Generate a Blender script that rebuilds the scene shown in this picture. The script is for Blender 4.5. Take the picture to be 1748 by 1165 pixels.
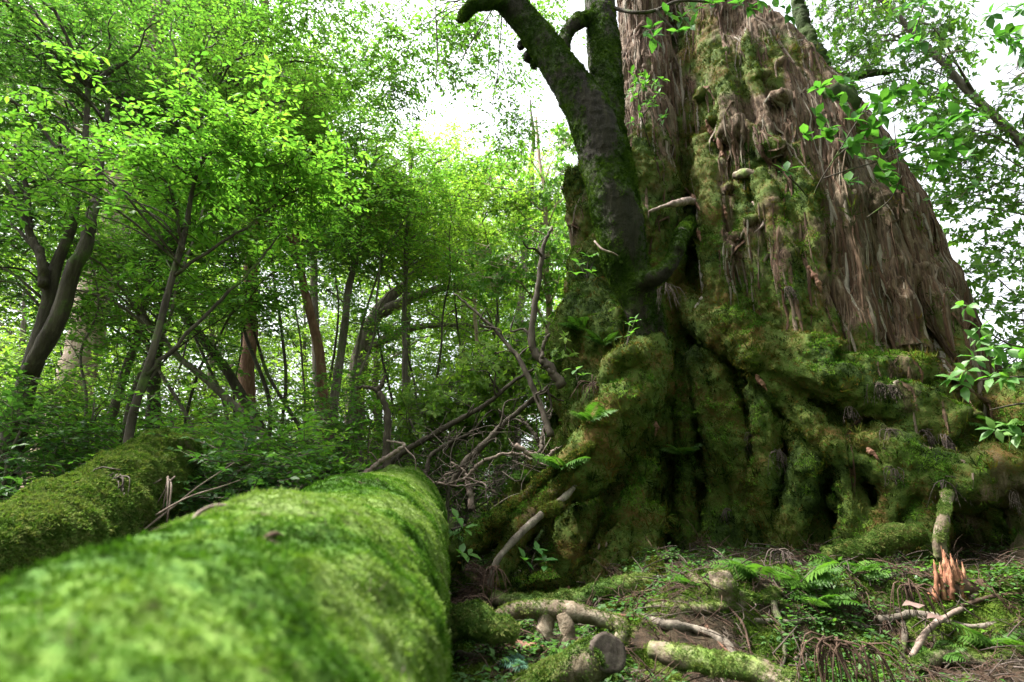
import bpy, math, random
import numpy as np
from mathutils import Vector, Matrix

# ------------------------------------------------------------------ scene, camera, sky, sun
for o in list(bpy.data.objects):
    bpy.data.objects.remove(o, do_unlink=True)
scene = bpy.context.scene
COL = scene.collection
R = math.radians
PITCH = R(17.0)
LENS = 20.0
FPX = 1748 * LENS / 36.0

cam_d = bpy.data.cameras.new('camera')
cam_d.lens = LENS; cam_d.sensor_width = 36.0
cam_d.clip_start = 0.02; cam_d.clip_end = 800
cam_d.dof.use_dof = True; cam_d.dof.focus_distance = 7.0; cam_d.dof.aperture_fstop = 1.8
cam = bpy.data.objects.new('camera', cam_d); COL.objects.link(cam)
cam.location = (0, 0, 0); cam.rotation_euler = (R(90) + PITCH, 0, 0)
scene.camera = cam

SUN_DIR = Vector((-0.58, 0.10, 1.05)).normalized()      # towards the sun
sun_el = math.asin(SUN_DIR.z); sun_az = math.atan2(SUN_DIR.x, SUN_DIR.y)
w = bpy.data.worlds.new('World'); scene.world = w; w.use_nodes = True
nt = w.node_tree; nt.nodes.clear()
sky = nt.nodes.new('ShaderNodeTexSky'); sky.sky_type = 'NISHITA'; sky.sun_disc = False
sky.sun_elevation = sun_el; sky.sun_rotation = sun_az
sky.air_density = 1.0; sky.dust_density = 6.0; sky.ozone_density = 1.0
hs = nt.nodes.new('ShaderNodeHueSaturation'); hs.inputs['Saturation'].default_value = 0.22
bg = nt.nodes.new('ShaderNodeBackground'); bg.inputs['Strength'].default_value = 0.15
wo = nt.nodes.new('ShaderNodeOutputWorld')
nt.links.new(sky.outputs[0], hs.inputs['Color']); nt.links.new(hs.outputs[0], bg.inputs['Color'])
nt.links.new(bg.outputs[0], wo.inputs['Surface'])

sun_d = bpy.data.lights.new('sun', 'SUN'); sun_d.energy = 4.2; sun_d.angle = R(3.0); sun_d.color = (1.0, 0.95, 0.86)
sun = bpy.data.objects.new('sun', sun_d); COL.objects.link(sun)
sun.rotation_euler = SUN_DIR.to_track_quat('Z', 'Y').to_euler()

scene.view_settings.view_transform = 'Standard'; scene.view_settings.look = 'None'
scene.view_settings.gamma = 1.0; scene.view_settings.use_curve_mapping = False
scene.view_settings.exposure = 2.2
scene.render.engine = 'CYCLES'
cy = scene.cycles
cy.max_bounces = 7; cy.diffuse_bounces = 4; cy.glossy_bounces = 2; cy.transmission_bounces = 4
cy.transparent_max_bounces = 4; cy.sample_clamp_indirect = 6.0
cy.use_denoising = True

rng = np.random.default_rng(7)
random.seed(7)

# ------------------------------------------------------------------ maths helpers
SP, CP = math.sin(PITCH), math.cos(PITCH)
def ray(px, py):
    u = (px - 874.0) / FPX; v = (582.5 - py) / FPX
    return np.array((u, CP - SP * v, SP + CP * v))
def P(px, py, Y):
    d = ray(px, py); return d * (Y / d[1])
def pw(n, p):                      # metres that n photo pixels span at the point p
    return n * (p[1] * CP + p[2] * SP) / FPX

_perm = np.random.default_rng(3).permutation(256); _perm = np.concatenate([_perm, _perm, _perm])
_g = np.random.default_rng(4).normal(size=(256, 3)); _g /= np.linalg.norm(_g, axis=1)[:, None]
def noise(p):
    p = np.asarray(p, dtype=np.float64).reshape(-1, 3)
    pi = np.floor(p).astype(np.int64); pf = p - pi; pi &= 255
    f = pf * pf * pf * (pf * (pf * 6 - 15) + 10)
    out = np.zeros(len(p))
    for dx in (0, 1):
        wx = f[:, 0] if dx else 1 - f[:, 0]
        for dy in (0, 1):
            wy = f[:, 1] if dy else 1 - f[:, 1]
            for dz in (0, 1):
                wz = f[:, 2] if dz else 1 - f[:, 2]
                h = _perm[_perm[_perm[(pi[:, 0] + dx) & 255] + ((pi[:, 1] + dy) & 255)] + ((pi[:, 2] + dz) & 255)]
                g = _g[h]
                d = g[:, 0] * (pf[:, 0] - dx) + g[:, 1] * (pf[:, 1] - dy) + g[:, 2] * (pf[:, 2] - dz)
                out += wx * wy * wz * d
    return out * 1.6
def fbm(p, octv=4, gain=0.5):
    p = np.asarray(p, dtype=np.float64).reshape(-1, 3)
    s = np.zeros(len(p)); a = 1.0; q = p.copy()
    for i in range(octv):
        s += a * noise(q + 17.3 * i); q = q * 2.03; a *= gain
    return s
def sstep(a, b, x):
    t = np.clip((np.asarray(x, dtype=float) - a) / (b - a), 0, 1); return t * t * (3 - 2 * t)
def unit(v):
    v = np.asarray(v, dtype=float); return v / np.maximum(np.linalg.norm(v, axis=-1, keepdims=True), 1e-9)

# ------------------------------------------------------------------ object helpers
def props(o, label=None, cat=None, group=None, kind=None):
    if label: o['label'] = label
    if cat: o['category'] = cat
    if group: o['group'] = group
    if kind: o['kind'] = kind
    return o
def empty(name, loc, label=None, cat=None, group=None):
    o = bpy.data.objects.new(name, None); COL.objects.link(o); o.location = tuple(loc); o.empty_display_size = 0.2
    o['loc0'] = 0
    del o['loc0']
    return props(o, label, cat, group)
TRIS = [0]
def mesh_np(name, V, faces, mat, smooth=True, uniq=None):
    """V (n,3); faces: list of (m,k) int arrays"""
    me = bpy.data.meshes.new(name)
    V = np.ascontiguousarray(V, dtype=np.float32)
    faces = [np.asarray(f, dtype=np.int32) for f in faces if len(f)]
    nl = sum(f.size for f in faces); nf = sum(len(f) for f in faces)
    me.vertices.add(len(V)); me.vertices.foreach_set('co', V.ravel())
    me.loops.add(nl); me.polygons.add(nf)
    li = np.concatenate([f.ravel() for f in faces])
    tot = np.concatenate([np.full(len(f), f.shape[1], dtype=np.int32) for f in faces])
    st = np.concatenate([[0], np.cumsum(tot)[:-1]]).astype(np.int32)
    me.loops.foreach_set('vertex_index', li); me.polygons.foreach_set('loop_start', st)
    me.polygons.foreach_set('loop_total', tot)
    if smooth: me.polygons.foreach_set('use_smooth', np.ones(nf, dtype=bool))
    me.update(calc_edges=True)
    TRIS[0] += int((tot - 2).sum())
    if mat: me.materials.append(mat)
    return me
def link(name, me, parent=None, world=True):
    """link a mesh built in world coordinates; if parented to an Empty, keep it in place"""
    o = bpy.data.objects.new(name, me); COL.objects.link(o)
    if parent is not None:
        o.parent = parent
        if world:
            root = parent; off = Vector((0, 0, 0))
            while root is not None:
                off += Vector(root.location); root = root.parent
            o.location = -off
    return o
def fattr(me, name, arr):
    a = me.attributes.new(name, 'FLOAT', 'POINT'); a.data.foreach_set('value', np.ascontiguousarray(arr, dtype=np.float32))
class Acc:
    def __init__(s): s.V = []; s.Q = []; s.T = []; s.n = 0
    def add(s, V, Q=None, T=None):
        if Q is not None and len(Q): s.Q.append(np.asarray(Q) + s.n)
        if T is not None and len(T): s.T.append(np.asarray(T) + s.n)
        s.V.append(np.asarray(V, dtype=float)); s.n += len(V)
    def arrays(s):
        V = np.concatenate(s.V)
        f = []
        if s.Q: f.append(np.concatenate(s.Q))
        if s.T: f.append(np.concatenate(s.T))
        return V, f
    def mesh(s, name, mat, smooth=True):
        V, f = s.arrays(); return mesh_np(name, V, f, mat, smooth)

# ------------------------------------------------------------------ tubes
def spline(pts, n):
    pts = np.asarray(pts, dtype=float)
    if len(pts) == 2:
        t = np.linspace(0, 1, n)[:, None]; return pts[0] * (1 - t) + pts[1] * t
    p = np.vstack([2 * pts[0] - pts[1], pts, 2 * pts[-1] - pts[-2]])
    seg = len(pts) - 1
    t = np.linspace(0, seg, n); i = np.minimum(t.astype(int), seg - 1); u = (t - i)[:, None]
    a, b, c, d = p[i], p[i + 1], p[i + 2], p[i + 3]
    return 0.5 * ((2 * b) + (c - a) * u + (2 * a - 5 * b + 4 * c - d) * u ** 2 + (3 * b - a - 3 * c + d) * u ** 3)
def tube(path, rad, sides=8, n=None, rough=0.0, freq=3.0, flat=None, seed=0.0, raw=False):
    path = np.asarray(path, dtype=float)
    L = np.linalg.norm(np.diff(path, axis=0), axis=1).sum()
    if n is None: n = max(3, int(L / 0.12) + 2)
    rad = np.atleast_1d(np.asarray(rad, dtype=float))
    if len(rad) == 1: rad = np.repeat(rad, 2)
    if raw: C = path
    else: C = spline(path, n)
    n = len(C)
    rr = np.interp(np.linspace(0, 1, n), np.linspace(0, 1, len(rad)), rad)
    T = unit(np.gradient(C, axis=0))
    up = np.array((0, 0, 1.0)) if abs(T[0][2]) < 0.9 else np.array((1.0, 0, 0))
    A = np.zeros((n, 3)); a = up - T[0] * np.dot(up, T[0]); A[0] = a / np.linalg.norm(a)
    for i in range(1, n):
        a = A[i - 1] - T[i] * np.dot(A[i - 1], T[i]); A[i] = a / max(np.linalg.norm(a), 1e-9)
    B = np.cross(T, A)
    th = np.linspace(0, 2 * np.pi, sides, endpoint=False)
    ring = np.cos(th)[None, :, None] * A[:, None, :] + np.sin(th)[None, :, None] * B[:, None, :]
    r = np.repeat(rr[:, None], sides, 1)
    if rough > 0:
        q = (C[:, None, :] + ring * rr[:, None, None]).reshape(-1, 3) * freq + seed
        r = r * (1 + rough * fbm(q, 3).reshape(n, sides) + (0.35 * rough * fbm(q * 4.1 + 7, 2).reshape(n, sides) if n > 40 else 0))
    V = (C[:, None, :] + ring * r[:, :, None]).reshape(-1, 3)
    i = np.arange(n - 1)[:, None] * sides; j = np.arange(sides)[None, :]; k = (j + 1) % sides
    Q = np.stack([i + j, i + k, i + sides + k, i + sides + j], -1).reshape(-1, 4)
    c0, c1 = len(V), len(V) + 1
    V = np.vstack([V, C[0] - T[0] * rr[0] * 0.3, C[-1] + T[-1] * rr[-1] * 0.12])
    j = np.arange(sides); k = (j + 1) % sides; e = (n - 1) * sides
    T3 = np.vstack([np.stack([np.full(sides, c0), k, j], -1), np.stack([np.full(sides, c1), e + j, e + k], -1)])
    return V, Q, T3
def blob(c, r, seg=10, rough=0.25, seed=0.0):
    r = np.broadcast_to(np.asarray(r, dtype=float), (3,))
    th = np.linspace(0, 2 * np.pi, seg, endpoint=False); ph = np.linspace(0, np.pi, seg // 2 + 1)[1:-1]
    d = np.stack([np.outer(np.sin(ph), np.cos(th)), np.outer(np.sin(ph), np.sin(th)), np.outer(np.cos(ph), np.ones(seg))], -1).reshape(-1, 3)
    d = np.vstack([d, [[0, 0, 1], [0, 0, -1]]])
    V = d * (1 + rough * noise(d * 1.7 + seed + np.asarray(c)))[:, None] * r + np.asarray(c)
    m = len(ph); i = np.arange(m - 1)[:, None] * seg; j = np.arange(seg)[None, :]; k = (j + 1) % seg
    Q = np.stack([i + j, i + seg + j, i + seg + k, i + k], -1).reshape(-1, 4)
    j = np.arange(seg); k = (j + 1) % seg; t, b = m * seg, m * seg + 1
    T3 = np.vstack([np.stack([np.full(seg, t), j, k], -1), np.stack([np.full(seg, b), (m - 1) * seg + k, (m - 1) * seg + j], -1)])
    return V, Q, T3

def remesh(acc, voxel, smooth_it=2):
    me = acc.mesh('tmp', None); TRIS[0] -= sum(len(p.vertices) - 2 for p in me.polygons)
    o = bpy.data.objects.new('tmp', me); COL.objects.link(o)
    m = o.modifiers.new('r', 'REMESH'); m.mode = 'VOXEL'; m.voxel_size = voxel
    if smooth_it:
        s = o.modifiers.new('s', 'SMOOTH'); s.iterations = smooth_it; s.factor = 0.5
    dg = bpy.context.evaluated_depsgraph_get(); dg.update()
    ne = bpy.data.meshes.new_from_object(o.evaluated_get(dg))
    nv = len(ne.vertices); V = np.empty(nv * 3, np.float32); ne.vertices.foreach_get('co', V); V = V.reshape(-1, 3).astype(float)
    nl = len(ne.loops); li = np.empty(nl, np.int32); ne.loops.foreach_get('vertex_index', li)
    tot = np.empty(len(ne.polygons), np.int32); ne.polygons.foreach_get('loop_total', tot)
    if (tot == 4).all(): faces = [li.reshape(-1, 4)]
    else:
        st = np.concatenate([[0], np.cumsum(tot)[:-1]]); q = tot == 4; t = tot == 3
        faces = [np.stack([li[st[q] + i] for i in range(4)], -1), np.stack([li[st[t] + i] for i in range(3)], -1)]
    bpy.data.objects.remove(o); bpy.data.meshes.remove(me); bpy.data.meshes.remove(ne)
    return V, faces
def vnormals(V, faces):
    N = np.zeros_like(V)
    for f in faces:
        if not len(f): continue
        a, b, c = V[f[:, 0]], V[f[:, 1]], V[f[:, 2]]
        n = np.cross(b - a, c - a) if f.shape[1] == 3 else np.cross(c - a, V[f[:, 3]] - b)
        for k in range(f.shape[1]):
            for ax in range(3): N[:, ax] += np.bincount(f[:, k], weights=n[:, ax], minlength=len(V))
    return unit(N)

# ------------------------------------------------------------------ materials
def mat(name):
    m = bpy.data.materials.new(name); m.use_nodes = True; t = m.node_tree; t.nodes.clear()
    out = t.nodes.new('ShaderNodeOutputMaterial'); return m, t, out
def nd(t, kind, **kw):
    n = t.nodes.new(kind)
    for k, v in kw.items(): setattr(n, k, v)
    return n
def ramp(t, stops, fac):
    r = nd(t, 'ShaderNodeValToRGB'); e = r.color_ramp.elements
    while len(e) < len(stops): e.new(0.5)
    for el, (pos, c) in zip(e, stops): el.position = pos; el.color = (*c, 1)
    t.links.new(fac, r.inputs[0]); return r.outputs[0]
def ntex(t, scale, detail=4, rough=0.55, vec=None, dist=0.0):
    n = nd(t, 'ShaderNodeTexNoise'); n.inputs['Scale'].default_value = scale; n.inputs['Detail'].default_value = detail
    n.inputs['Roughness'].default_value = rough; n.inputs['Distortion'].default_value = dist
    if vec is not None: t.links.new(vec, n.inputs['Vector'])
    return n.outputs['Fac']
def mixc(t, fac, a, b, mode='MIX'):
    m = nd(t, 'ShaderNodeMix', data_type='RGBA', blend_type=mode)
    for s, v in ((m.inputs['Factor'], fac), (m.inputs['A'], a), (m.inputs['B'], b)):
        if isinstance(v, (int, float)): s.default_value = v
        elif isinstance(v, tuple): s.default_value = (*v, 1)
        else: t.links.new(v, s)
    return m.outputs['Result']
def mathn(t, op, a, b=None, clamp=False):
    m = nd(t, 'ShaderNodeMath', operation=op); m.use_clamp = clamp
    for i, v in enumerate((a, b)):
        if v is None: continue
        if isinstance(v, (int, float)): m.inputs[i].default_value = v
        else: t.links.new(v, m.inputs[i])
    return m.outputs[0]
def geo(t): return nd(t, 'ShaderNodeNewGeometry')
def bump(t, h, strength, dist=0.02, prev=None):
    b = nd(t, 'ShaderNodeBump'); b.inputs['Strength'].default_value = strength; b.inputs['Distance'].default_value = dist
    t.links.new(h, b.inputs['Height'])
    if prev is not None: t.links.new(prev, b.inputs['Normal'])
    return b.outputs[0]
def scaled(t, pos, s):
    m = nd(t, 'ShaderNodeMapping'); m.inputs['Scale'].default_value = s; t.links.new(pos, m.inputs['Vector']); return m.outputs[0]

def leaf_mat(name, stops, trans=0.5, trans_col=(1.35, 1.6, 0.62), gloss=0.06, rough=0.45, by='island'):
    m, t, out = mat(name); g = geo(t)
    if by == 'island': rnd = g.outputs['Random Per Island']
    else: rnd = nd(t, 'ShaderNodeObjectInfo').outputs['Random']
    big = ntex(t, 0.9, 2, 0.5, g.outputs['Position'])
    f = mathn(t, 'ADD', mathn(t, 'MULTIPLY', rnd, 0.62), mathn(t, 'MULTIPLY', big, 0.55)); f = mathn(t, 'SUBTRACT', f, 0.09, True)
    c = ramp(t, stops, f)
    d = nd(t, 'ShaderNodeBsdfDiffuse'); t.links.new(c, d.inputs['Color'])
    tr = nd(t, 'ShaderNodeBsdfTranslucent'); t.links.new(mixc(t, 1.0, c, trans_col, 'MULTIPLY'), tr.inputs['Color'])
    mx = nd(t, 'ShaderNodeMixShader'); mx.inputs[0].default_value = trans
    t.links.new(d.outputs[0], mx.inputs[1]); t.links.new(tr.outputs[0], mx.inputs[2])
    gl = nd(t, 'ShaderNodeBsdfGlossy'); gl.inputs['Roughness'].default_value = rough; gl.inputs['Color'].default_value = (0.9, 0.95, 0.9, 1)
    fr = nd(t, 'ShaderNodeLayerWeight'); fr.inputs['Blend'].default_value = 0.25
    fa = mathn(t, 'MULTIPLY', mathn(t, 'ADD', fr.outputs['Fresnel'], 0.25), gloss * 0.9)
    m2 = nd(t, 'ShaderNodeMixShader'); t.links.new(fa, m2.inputs[0]); t.links.new(mx.outputs[0], m2.inputs[1]); t.links.new(gl.outputs[0], m2.inputs[2])
    t.links.new(m2.outputs[0], out.inputs['Surface']); return m
def bark_mat(name, cols, moss=0.0, mosscol=((0.035, 0.075, 0.012), (0.09, 0.15, 0.02)), zs=0.18, scale=14, bs=0.7):
    """fibrous bark; moss creeping over it"""
    m, t, out = mat(name); g = geo(t); pos = g.outputs['Position']
    v = scaled(t, pos, (1, 1, zs)); a = ntex(t, scale, 6, 0.65, v, 0.4); b = ntex(t, 1.6, 3, 0.5, pos)
    c = ramp(t, [(0.28, cols[0]), (0.5, cols[1]), (0.68, cols[2])], a)
    c = mixc(t, mathn(t, 'MULTIPLY', b, 0.5), c, cols[0])
    bm = bump(t, a, bs, 0.03)
    if moss > 0:
        k = ntex(t, 2.3, 5, 0.65, pos); kk = mathn(t, 'MULTIPLY', mathn(t, 'SUBTRACT', k, 0.72 - 0.42 * moss), 7.0, True)
        mc = ramp(t, [(0.3, mosscol[0]), (0.7, mosscol[1])], ntex(t, 30, 4, 0.7, pos))
        c = mixc(t, kk, c, mc); bm = bump(t, ntex(t, 60, 3, 0.7, pos), 0.6, 0.01, bm)
    p = nd(t, 'ShaderNodeBsdfPrincipled'); p.inputs['Roughness'].default_value = 0.85; p.inputs['Specular IOR Level'].default_value = 0.2
    t.links.new(c, p.inputs['Base Color']); t.links.new(bm, p.inputs['Normal']); t.links.new(p.outputs[0], out.inputs['Surface']); return m
def moss_surface_mat(name, under, mossramp, patch=1.4, attr='moss', bsc=13):
    """surface with a real moss cover given by the point attribute"""
    m, t, out = mat(name); g = geo(t); pos = g.outputs['Position']
    at = nd(t, 'ShaderNodeAttribute', attribute_name=attr).outputs['Fac']
    v = scaled(t, pos, (1, 1, 0.10)); a = ntex(t, bsc, 7, 0.72, v, 0.5)
    a2 = ntex(t, bsc * 3.2, 4, 0.65, scaled(t, pos, (1, 1, 0.07)))
    f = mathn(t, 'ADD', mathn(t, 'MULTIPLY', a, 0.65), mathn(t, 'MULTIPLY', a2, 0.35))
    bc = ramp(t, [(0.36, under[0]), (0.47, under[1]), (0.56, under[2]), (0.66, under[3])], f)
    tint = ntex(t, 0.7, 3, 0.5, pos); bc = mixc(t, mathn(t, 'MULTIPLY', mathn(t, 'SUBTRACT', tint, 0.45), 2.2, True), bc, under[4])
    pn = ntex(t, patch, 5, 0.6, pos, 0.6)
    fine = ntex(t, 26, 5, 0.8, pos)
    mc = ramp(t, mossramp, mathn(t, 'ADD', mathn(t, 'MULTIPLY', pn, 0.62), mathn(t, 'MULTIPLY', fine, 0.38)))
    k = mathn(t, 'MULTIPLY', mathn(t, 'SUBTRACT', mathn(t, 'ADD', at, mathn(t, 'MULTIPLY', mathn(t, 'SUBTRACT', fine, 0.5), 0.8)), 0.3), 2.6, True)
    c = mixc(t, k, bc, mc)
    h = mathn(t, 'ADD', mathn(t, 'MULTIPLY', mathn(t, 'SUBTRACT', 1.0, k), f), mathn(t, 'MULTIPLY', fine, 0.5))
    p = nd(t, 'ShaderNodeBsdfPrincipled'); p.inputs['Roughness'].default_value = 0.9; p.inputs['Specular IOR Level'].default_value = 0.15
    t.links.new(c, p.inputs['Base Color']); t.links.new(bump(t, h, 0.9, 0.05), p.inputs['Normal']); t.links.new(p.outputs[0], out.inputs['Surface']); return m
def plain_mat(name, stops, scale=12, zs=1.0, rough=0.8, bs=0.4, spec=0.2):
    m, t, out = mat(name); pos = geo(t).outputs['Position']
    a = ntex(t, scale, 6, 0.65, scaled(t, pos, (1, 1, zs)), 0.3); c = ramp(t, stops, a)
    p = nd(t, 'ShaderNodeBsdfPrincipled'); p.inputs['Roughness'].default_value = rough; p.inputs['Specular IOR Level'].default_value = spec
    t.links.new(c, p.inputs['Base Color']); t.links.new(bump(t, a, bs, 0.01), p.inputs['Normal']); t.links.new(p.outputs[0], out.inputs['Surface']); return m
def tuft_mat(name, stops, patch=1.4, trans=0.25, rnd_amt=0.25):
    """moss and fern-moss blades: patches of colour across the cover, a little spread per tuft"""
    m, t, out = mat(name); g = geo(t); pos = g.outputs['Position']
    rn = nd(t, 'ShaderNodeObjectInfo').outputs['Random']
    pn = ntex(t, patch, 5, 0.6, pos, 0.6)
    f = mathn(t, 'ADD', pn, mathn(t, 'MULTIPLY', mathn(t, 'SUBTRACT', rn, 0.5), rnd_amt))
    c = ramp(t, stops, f)
    d = nd(t, 'ShaderNodeBsdfDiffuse'); t.links.new(c, d.inputs['Color'])
    tr = nd(t, 'ShaderNodeBsdfTranslucent'); t.links.new(mixc(t, 1.0, c, (1.3, 1.5, 0.6), 'MULTIPLY'), tr.inputs['Color'])
    mx = nd(t, 'ShaderNodeMixShader'); mx.inputs[0].default_value = trans
    t.links.new(d.outputs[0], mx.inputs[1]); t.links.new(tr.outputs[0], mx.inputs[2]); t.links.new(mx.outputs[0], out.inputs['Surface']); return m

M = {}
M['leaf_dark'] = leaf_mat('leaf dark shaded green', [(0.0, (0.024, 0.060, 0.018)), (0.5, (0.039, 0.097, 0.024)), (1.0, (0.073, 0.141, 0.033))], 0.48)  # dark green with the shade of the upper-left crowns put into the colour
M['leaf_mid'] = leaf_mat('leaf mid green', [(0.0, (0.044, 0.107, 0.023)), (0.5, (0.082, 0.179, 0.035)), (1.0, (0.145, 0.233, 0.044))], 0.5, gloss=0.05)
M['leaf_bright'] = leaf_mat('leaf fresh green', [(0.0, (0.049, 0.126, 0.025)), (0.5, (0.097, 0.213, 0.038)), (1.0, (0.175, 0.262, 0.052))], 0.55)
M['leaf_far'] = leaf_mat('leaf yellow green', [(0.0, (0.078, 0.155, 0.031)), (0.5, (0.145, 0.242, 0.045)), (1.0, (0.242, 0.310, 0.062))], 0.6, gloss=0.03)  # sunlit look of the far crowns is put into this leaf colour
M['leaf_big'] = leaf_mat('leaf glossy whorled', [(0.0, (0.030, 0.088, 0.022)), (0.5, (0.048, 0.135, 0.030)), (1.0, (0.085, 0.185, 0.036))], 0.5, gloss=0.07, rough=0.4, by='object')
M['leaf_sapling'] = leaf_mat('leaf sapling', [(0.0, (0.039, 0.107, 0.023)), (0.5, (0.068, 0.165, 0.033)), (1.0, (0.116, 0.213, 0.047))], 0.5, gloss=0.06, rough=0.45, by='object')
M['fern'] = leaf_mat('fern green', [(0.0, (0.024, 0.062, 0.012)), (0.5, (0.046, 0.108, 0.017)), (1.0, (0.080, 0.155, 0.025))], 0.4, gloss=0.03, by='object')
M['fern_blue'] = leaf_mat('fern blue green', [(0.0, (0.050, 0.107, 0.070)), (0.5, (0.075, 0.155, 0.110)), (1.0, (0.110, 0.204, 0.150))], 0.3, (1, 1.2, 0.8), gloss=0.03, by='object')
M['bark_dark'] = bark_mat('bark dark', ((0.02, 0.016, 0.012), (0.05, 0.04, 0.03), (0.10, 0.085, 0.065)), 0.45)
M['bark_grey'] = bark_mat('bark grey brown', ((0.05, 0.042, 0.033), (0.12, 0.10, 0.08), (0.22, 0.19, 0.155)), 0.35)
M['bark_pale'] = bark_mat('bark pale pinkish', ((0.16, 0.11, 0.08), (0.34, 0.26, 0.20), (0.52, 0.43, 0.35)), 0.25)
M['bark_red'] = bark_mat('bark reddish', ((0.06, 0.03, 0.018), (0.14, 0.075, 0.045), (0.24, 0.15, 0.10)), 0.3)
M['dead'] = plain_mat('dead wood', [(0.3, (0.022, 0.017, 0.012)), (0.55, (0.055, 0.043, 0.032)), (0.75, (0.12, 0.10, 0.08))], 16, 0.5)
M['dead_pale'] = plain_mat('weathered twig', [(0.3, (0.08, 0.055, 0.045)), (0.55, (0.16, 0.12, 0.10)), (0.75, (0.30, 0.25, 0.22))], 16, 0.5)
M['litter'] = plain_mat('brown needle litter', [(0.3, (0.020, 0.011, 0.007)), (0.55, (0.05, 0.029, 0.019)), (0.75, (0.10, 0.064, 0.045))], 9)
M['sprig'] = plain_mat('dead cedar sprig', [(0.3, (0.03, 0.021, 0.017)), (0.55, (0.065, 0.049, 0.042)), (0.75, (0.13, 0.105, 0.094))], 9)
CEDAR_MOSS = [(0.32, (0.010, 0.017, 0.005)), (0.41, (0.026, 0.046, 0.009)), (0.48, (0.052, 0.082, 0.013)), (0.54, (0.058, 0.066, 0.014)), (0.60, (0.088, 0.048, 0.014)), (0.67, (0.070, 0.090, 0.020))]
M['cedar'] = moss_surface_mat('cedar bark and moss', ((0.010, 0.007, 0.004), (0.055, 0.034, 0.021), (0.12, 0.082, 0.054), (0.22, 0.185, 0.145), (0.075, 0.068, 0.042)), CEDAR_MOSS)
LOG_MOSS = [(0.34, (0.016, 0.032, 0.006)), (0.42, (0.032, 0.084, 0.010)), (0.48, (0.066, 0.132, 0.017)), (0.53, (0.102, 0.168, 0.030)), (0.59, (0.155, 0.208, 0.072)), (0.68, (0.06, 0.125, 0.015))]
M['log'] = moss_surface_mat('log wood and moss', ((0.04, 0.03, 0.02), (0.09, 0.07, 0.045), (0.15, 0.12, 0.085), (0.22, 0.19, 0.14), (0.09, 0.10, 0.05)), LOG_MOSS, 1.5)
LOG2_MOSS = [(0.32, (0.020, 0.036, 0.010)), (0.42, (0.048, 0.090, 0.018)), (0.50, (0.080, 0.135, 0.028)), (0.58, (0.12, 0.13, 0.045)), (0.68, (0.08, 0.13, 0.03))]
M['log2'] = moss_surface_mat('far log wood and moss', ((0.04, 0.03, 0.02), (0.09, 0.07, 0.045), (0.15, 0.12, 0.085), (0.22, 0.19, 0.14), (0.09, 0.10, 0.05)), LOG2_MOSS, 1.9)
GROUND_MOSS = [(0.30, (0.012, 0.022, 0.005)), (0.42, (0.03, 0.058, 0.008)), (0.50, (0.055, 0.095, 0.012)), (0.60, (0.075, 0.095, 0.02)), (0.70, (0.055, 0.10, 0.014))]
M['ground'] = moss_surface_mat('forest floor', ((0.010, 0.007, 0.005), (0.025, 0.016, 0.010), (0.045, 0.028, 0.018), (0.08, 0.052, 0.036), (0.03, 0.03, 0.014)), GROUND_MOSS, 1.2)
M['t_cedar'] = tuft_mat('cedar moss tufts', CEDAR_MOSS, rnd_amt=0.42)
M['t_fresh'] = tuft_mat('fresh green moss', [(0.34, (0.03, 0.07, 0.010)), (0.5, (0.055, 0.125, 0.014)), (0.66, (0.10, 0.17, 0.022))], 2.0)
M['t_log'] = tuft_mat('log moss tufts', LOG_MOSS, 1.5, rnd_amt=0.10)
M['t_log2'] = tuft_mat('far log moss tufts', LOG2_MOSS, 1.9)
M['t_ground'] = tuft_mat('ground moss tufts', GROUND_MOSS, 1.2)
M['epi_bark'] = moss_surface_mat('leaning trunk bark', ((0.006, 0.005, 0.003), (0.012, 0.010, 0.006), (0.020, 0.017, 0.010), (0.034, 0.030, 0.018), (0.014, 0.017, 0.006)), [(0.3, (0.010, 0.016, 0.004)), (0.5, (0.022, 0.040, 0.007)), (0.65, (0.045, 0.075, 0.013))], 2.5)
M['t_epi'] = tuft_mat('leaning trunk moss', [(0.3, (0.012, 0.022, 0.005)), (0.5, (0.028, 0.055, 0.009)), (0.65, (0.06, 0.10, 0.016))], 2.5)
M['rot'] = plain_mat('rotten red heartwood', [(0.3, (0.05, 0.02, 0.012)), (0.5, (0.16, 0.068, 0.038)), (0.7, (0.30, 0.165, 0.10))], 22, 0.2, bs=1.0)
M['cutface'] = plain_mat('grey cut end grain', [(0.3, (0.035, 0.028, 0.024)), (0.5, (0.085, 0.072, 0.064)), (0.72, (0.15, 0.13, 0.115))], 22, bs=0.9)
M['lichen'] = bark_mat('lichen grey root', ((0.05, 0.036, 0.024), (0.13, 0.10, 0.07), (0.27, 0.235, 0.18)), 0.55, ((0.06, 0.11, 0.02), (0.14, 0.20, 0.04)), 1.0, 8)
M['pink'] = plain_mat('pinkish fallen leaf', [(0.3, (0.08, 0.05, 0.042)), (0.6, (0.16, 0.11, 0.095)), (0.8, (0.22, 0.16, 0.14))], 8)
M['orange'] = plain_mat('orange dead bark', [(0.3, (0.05, 0.022, 0.014)), (0.52, (0.14, 0.07, 0.045)), (0.75, (0.24, 0.15, 0.105))], 18, 0.3, bs=0.9)

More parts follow.
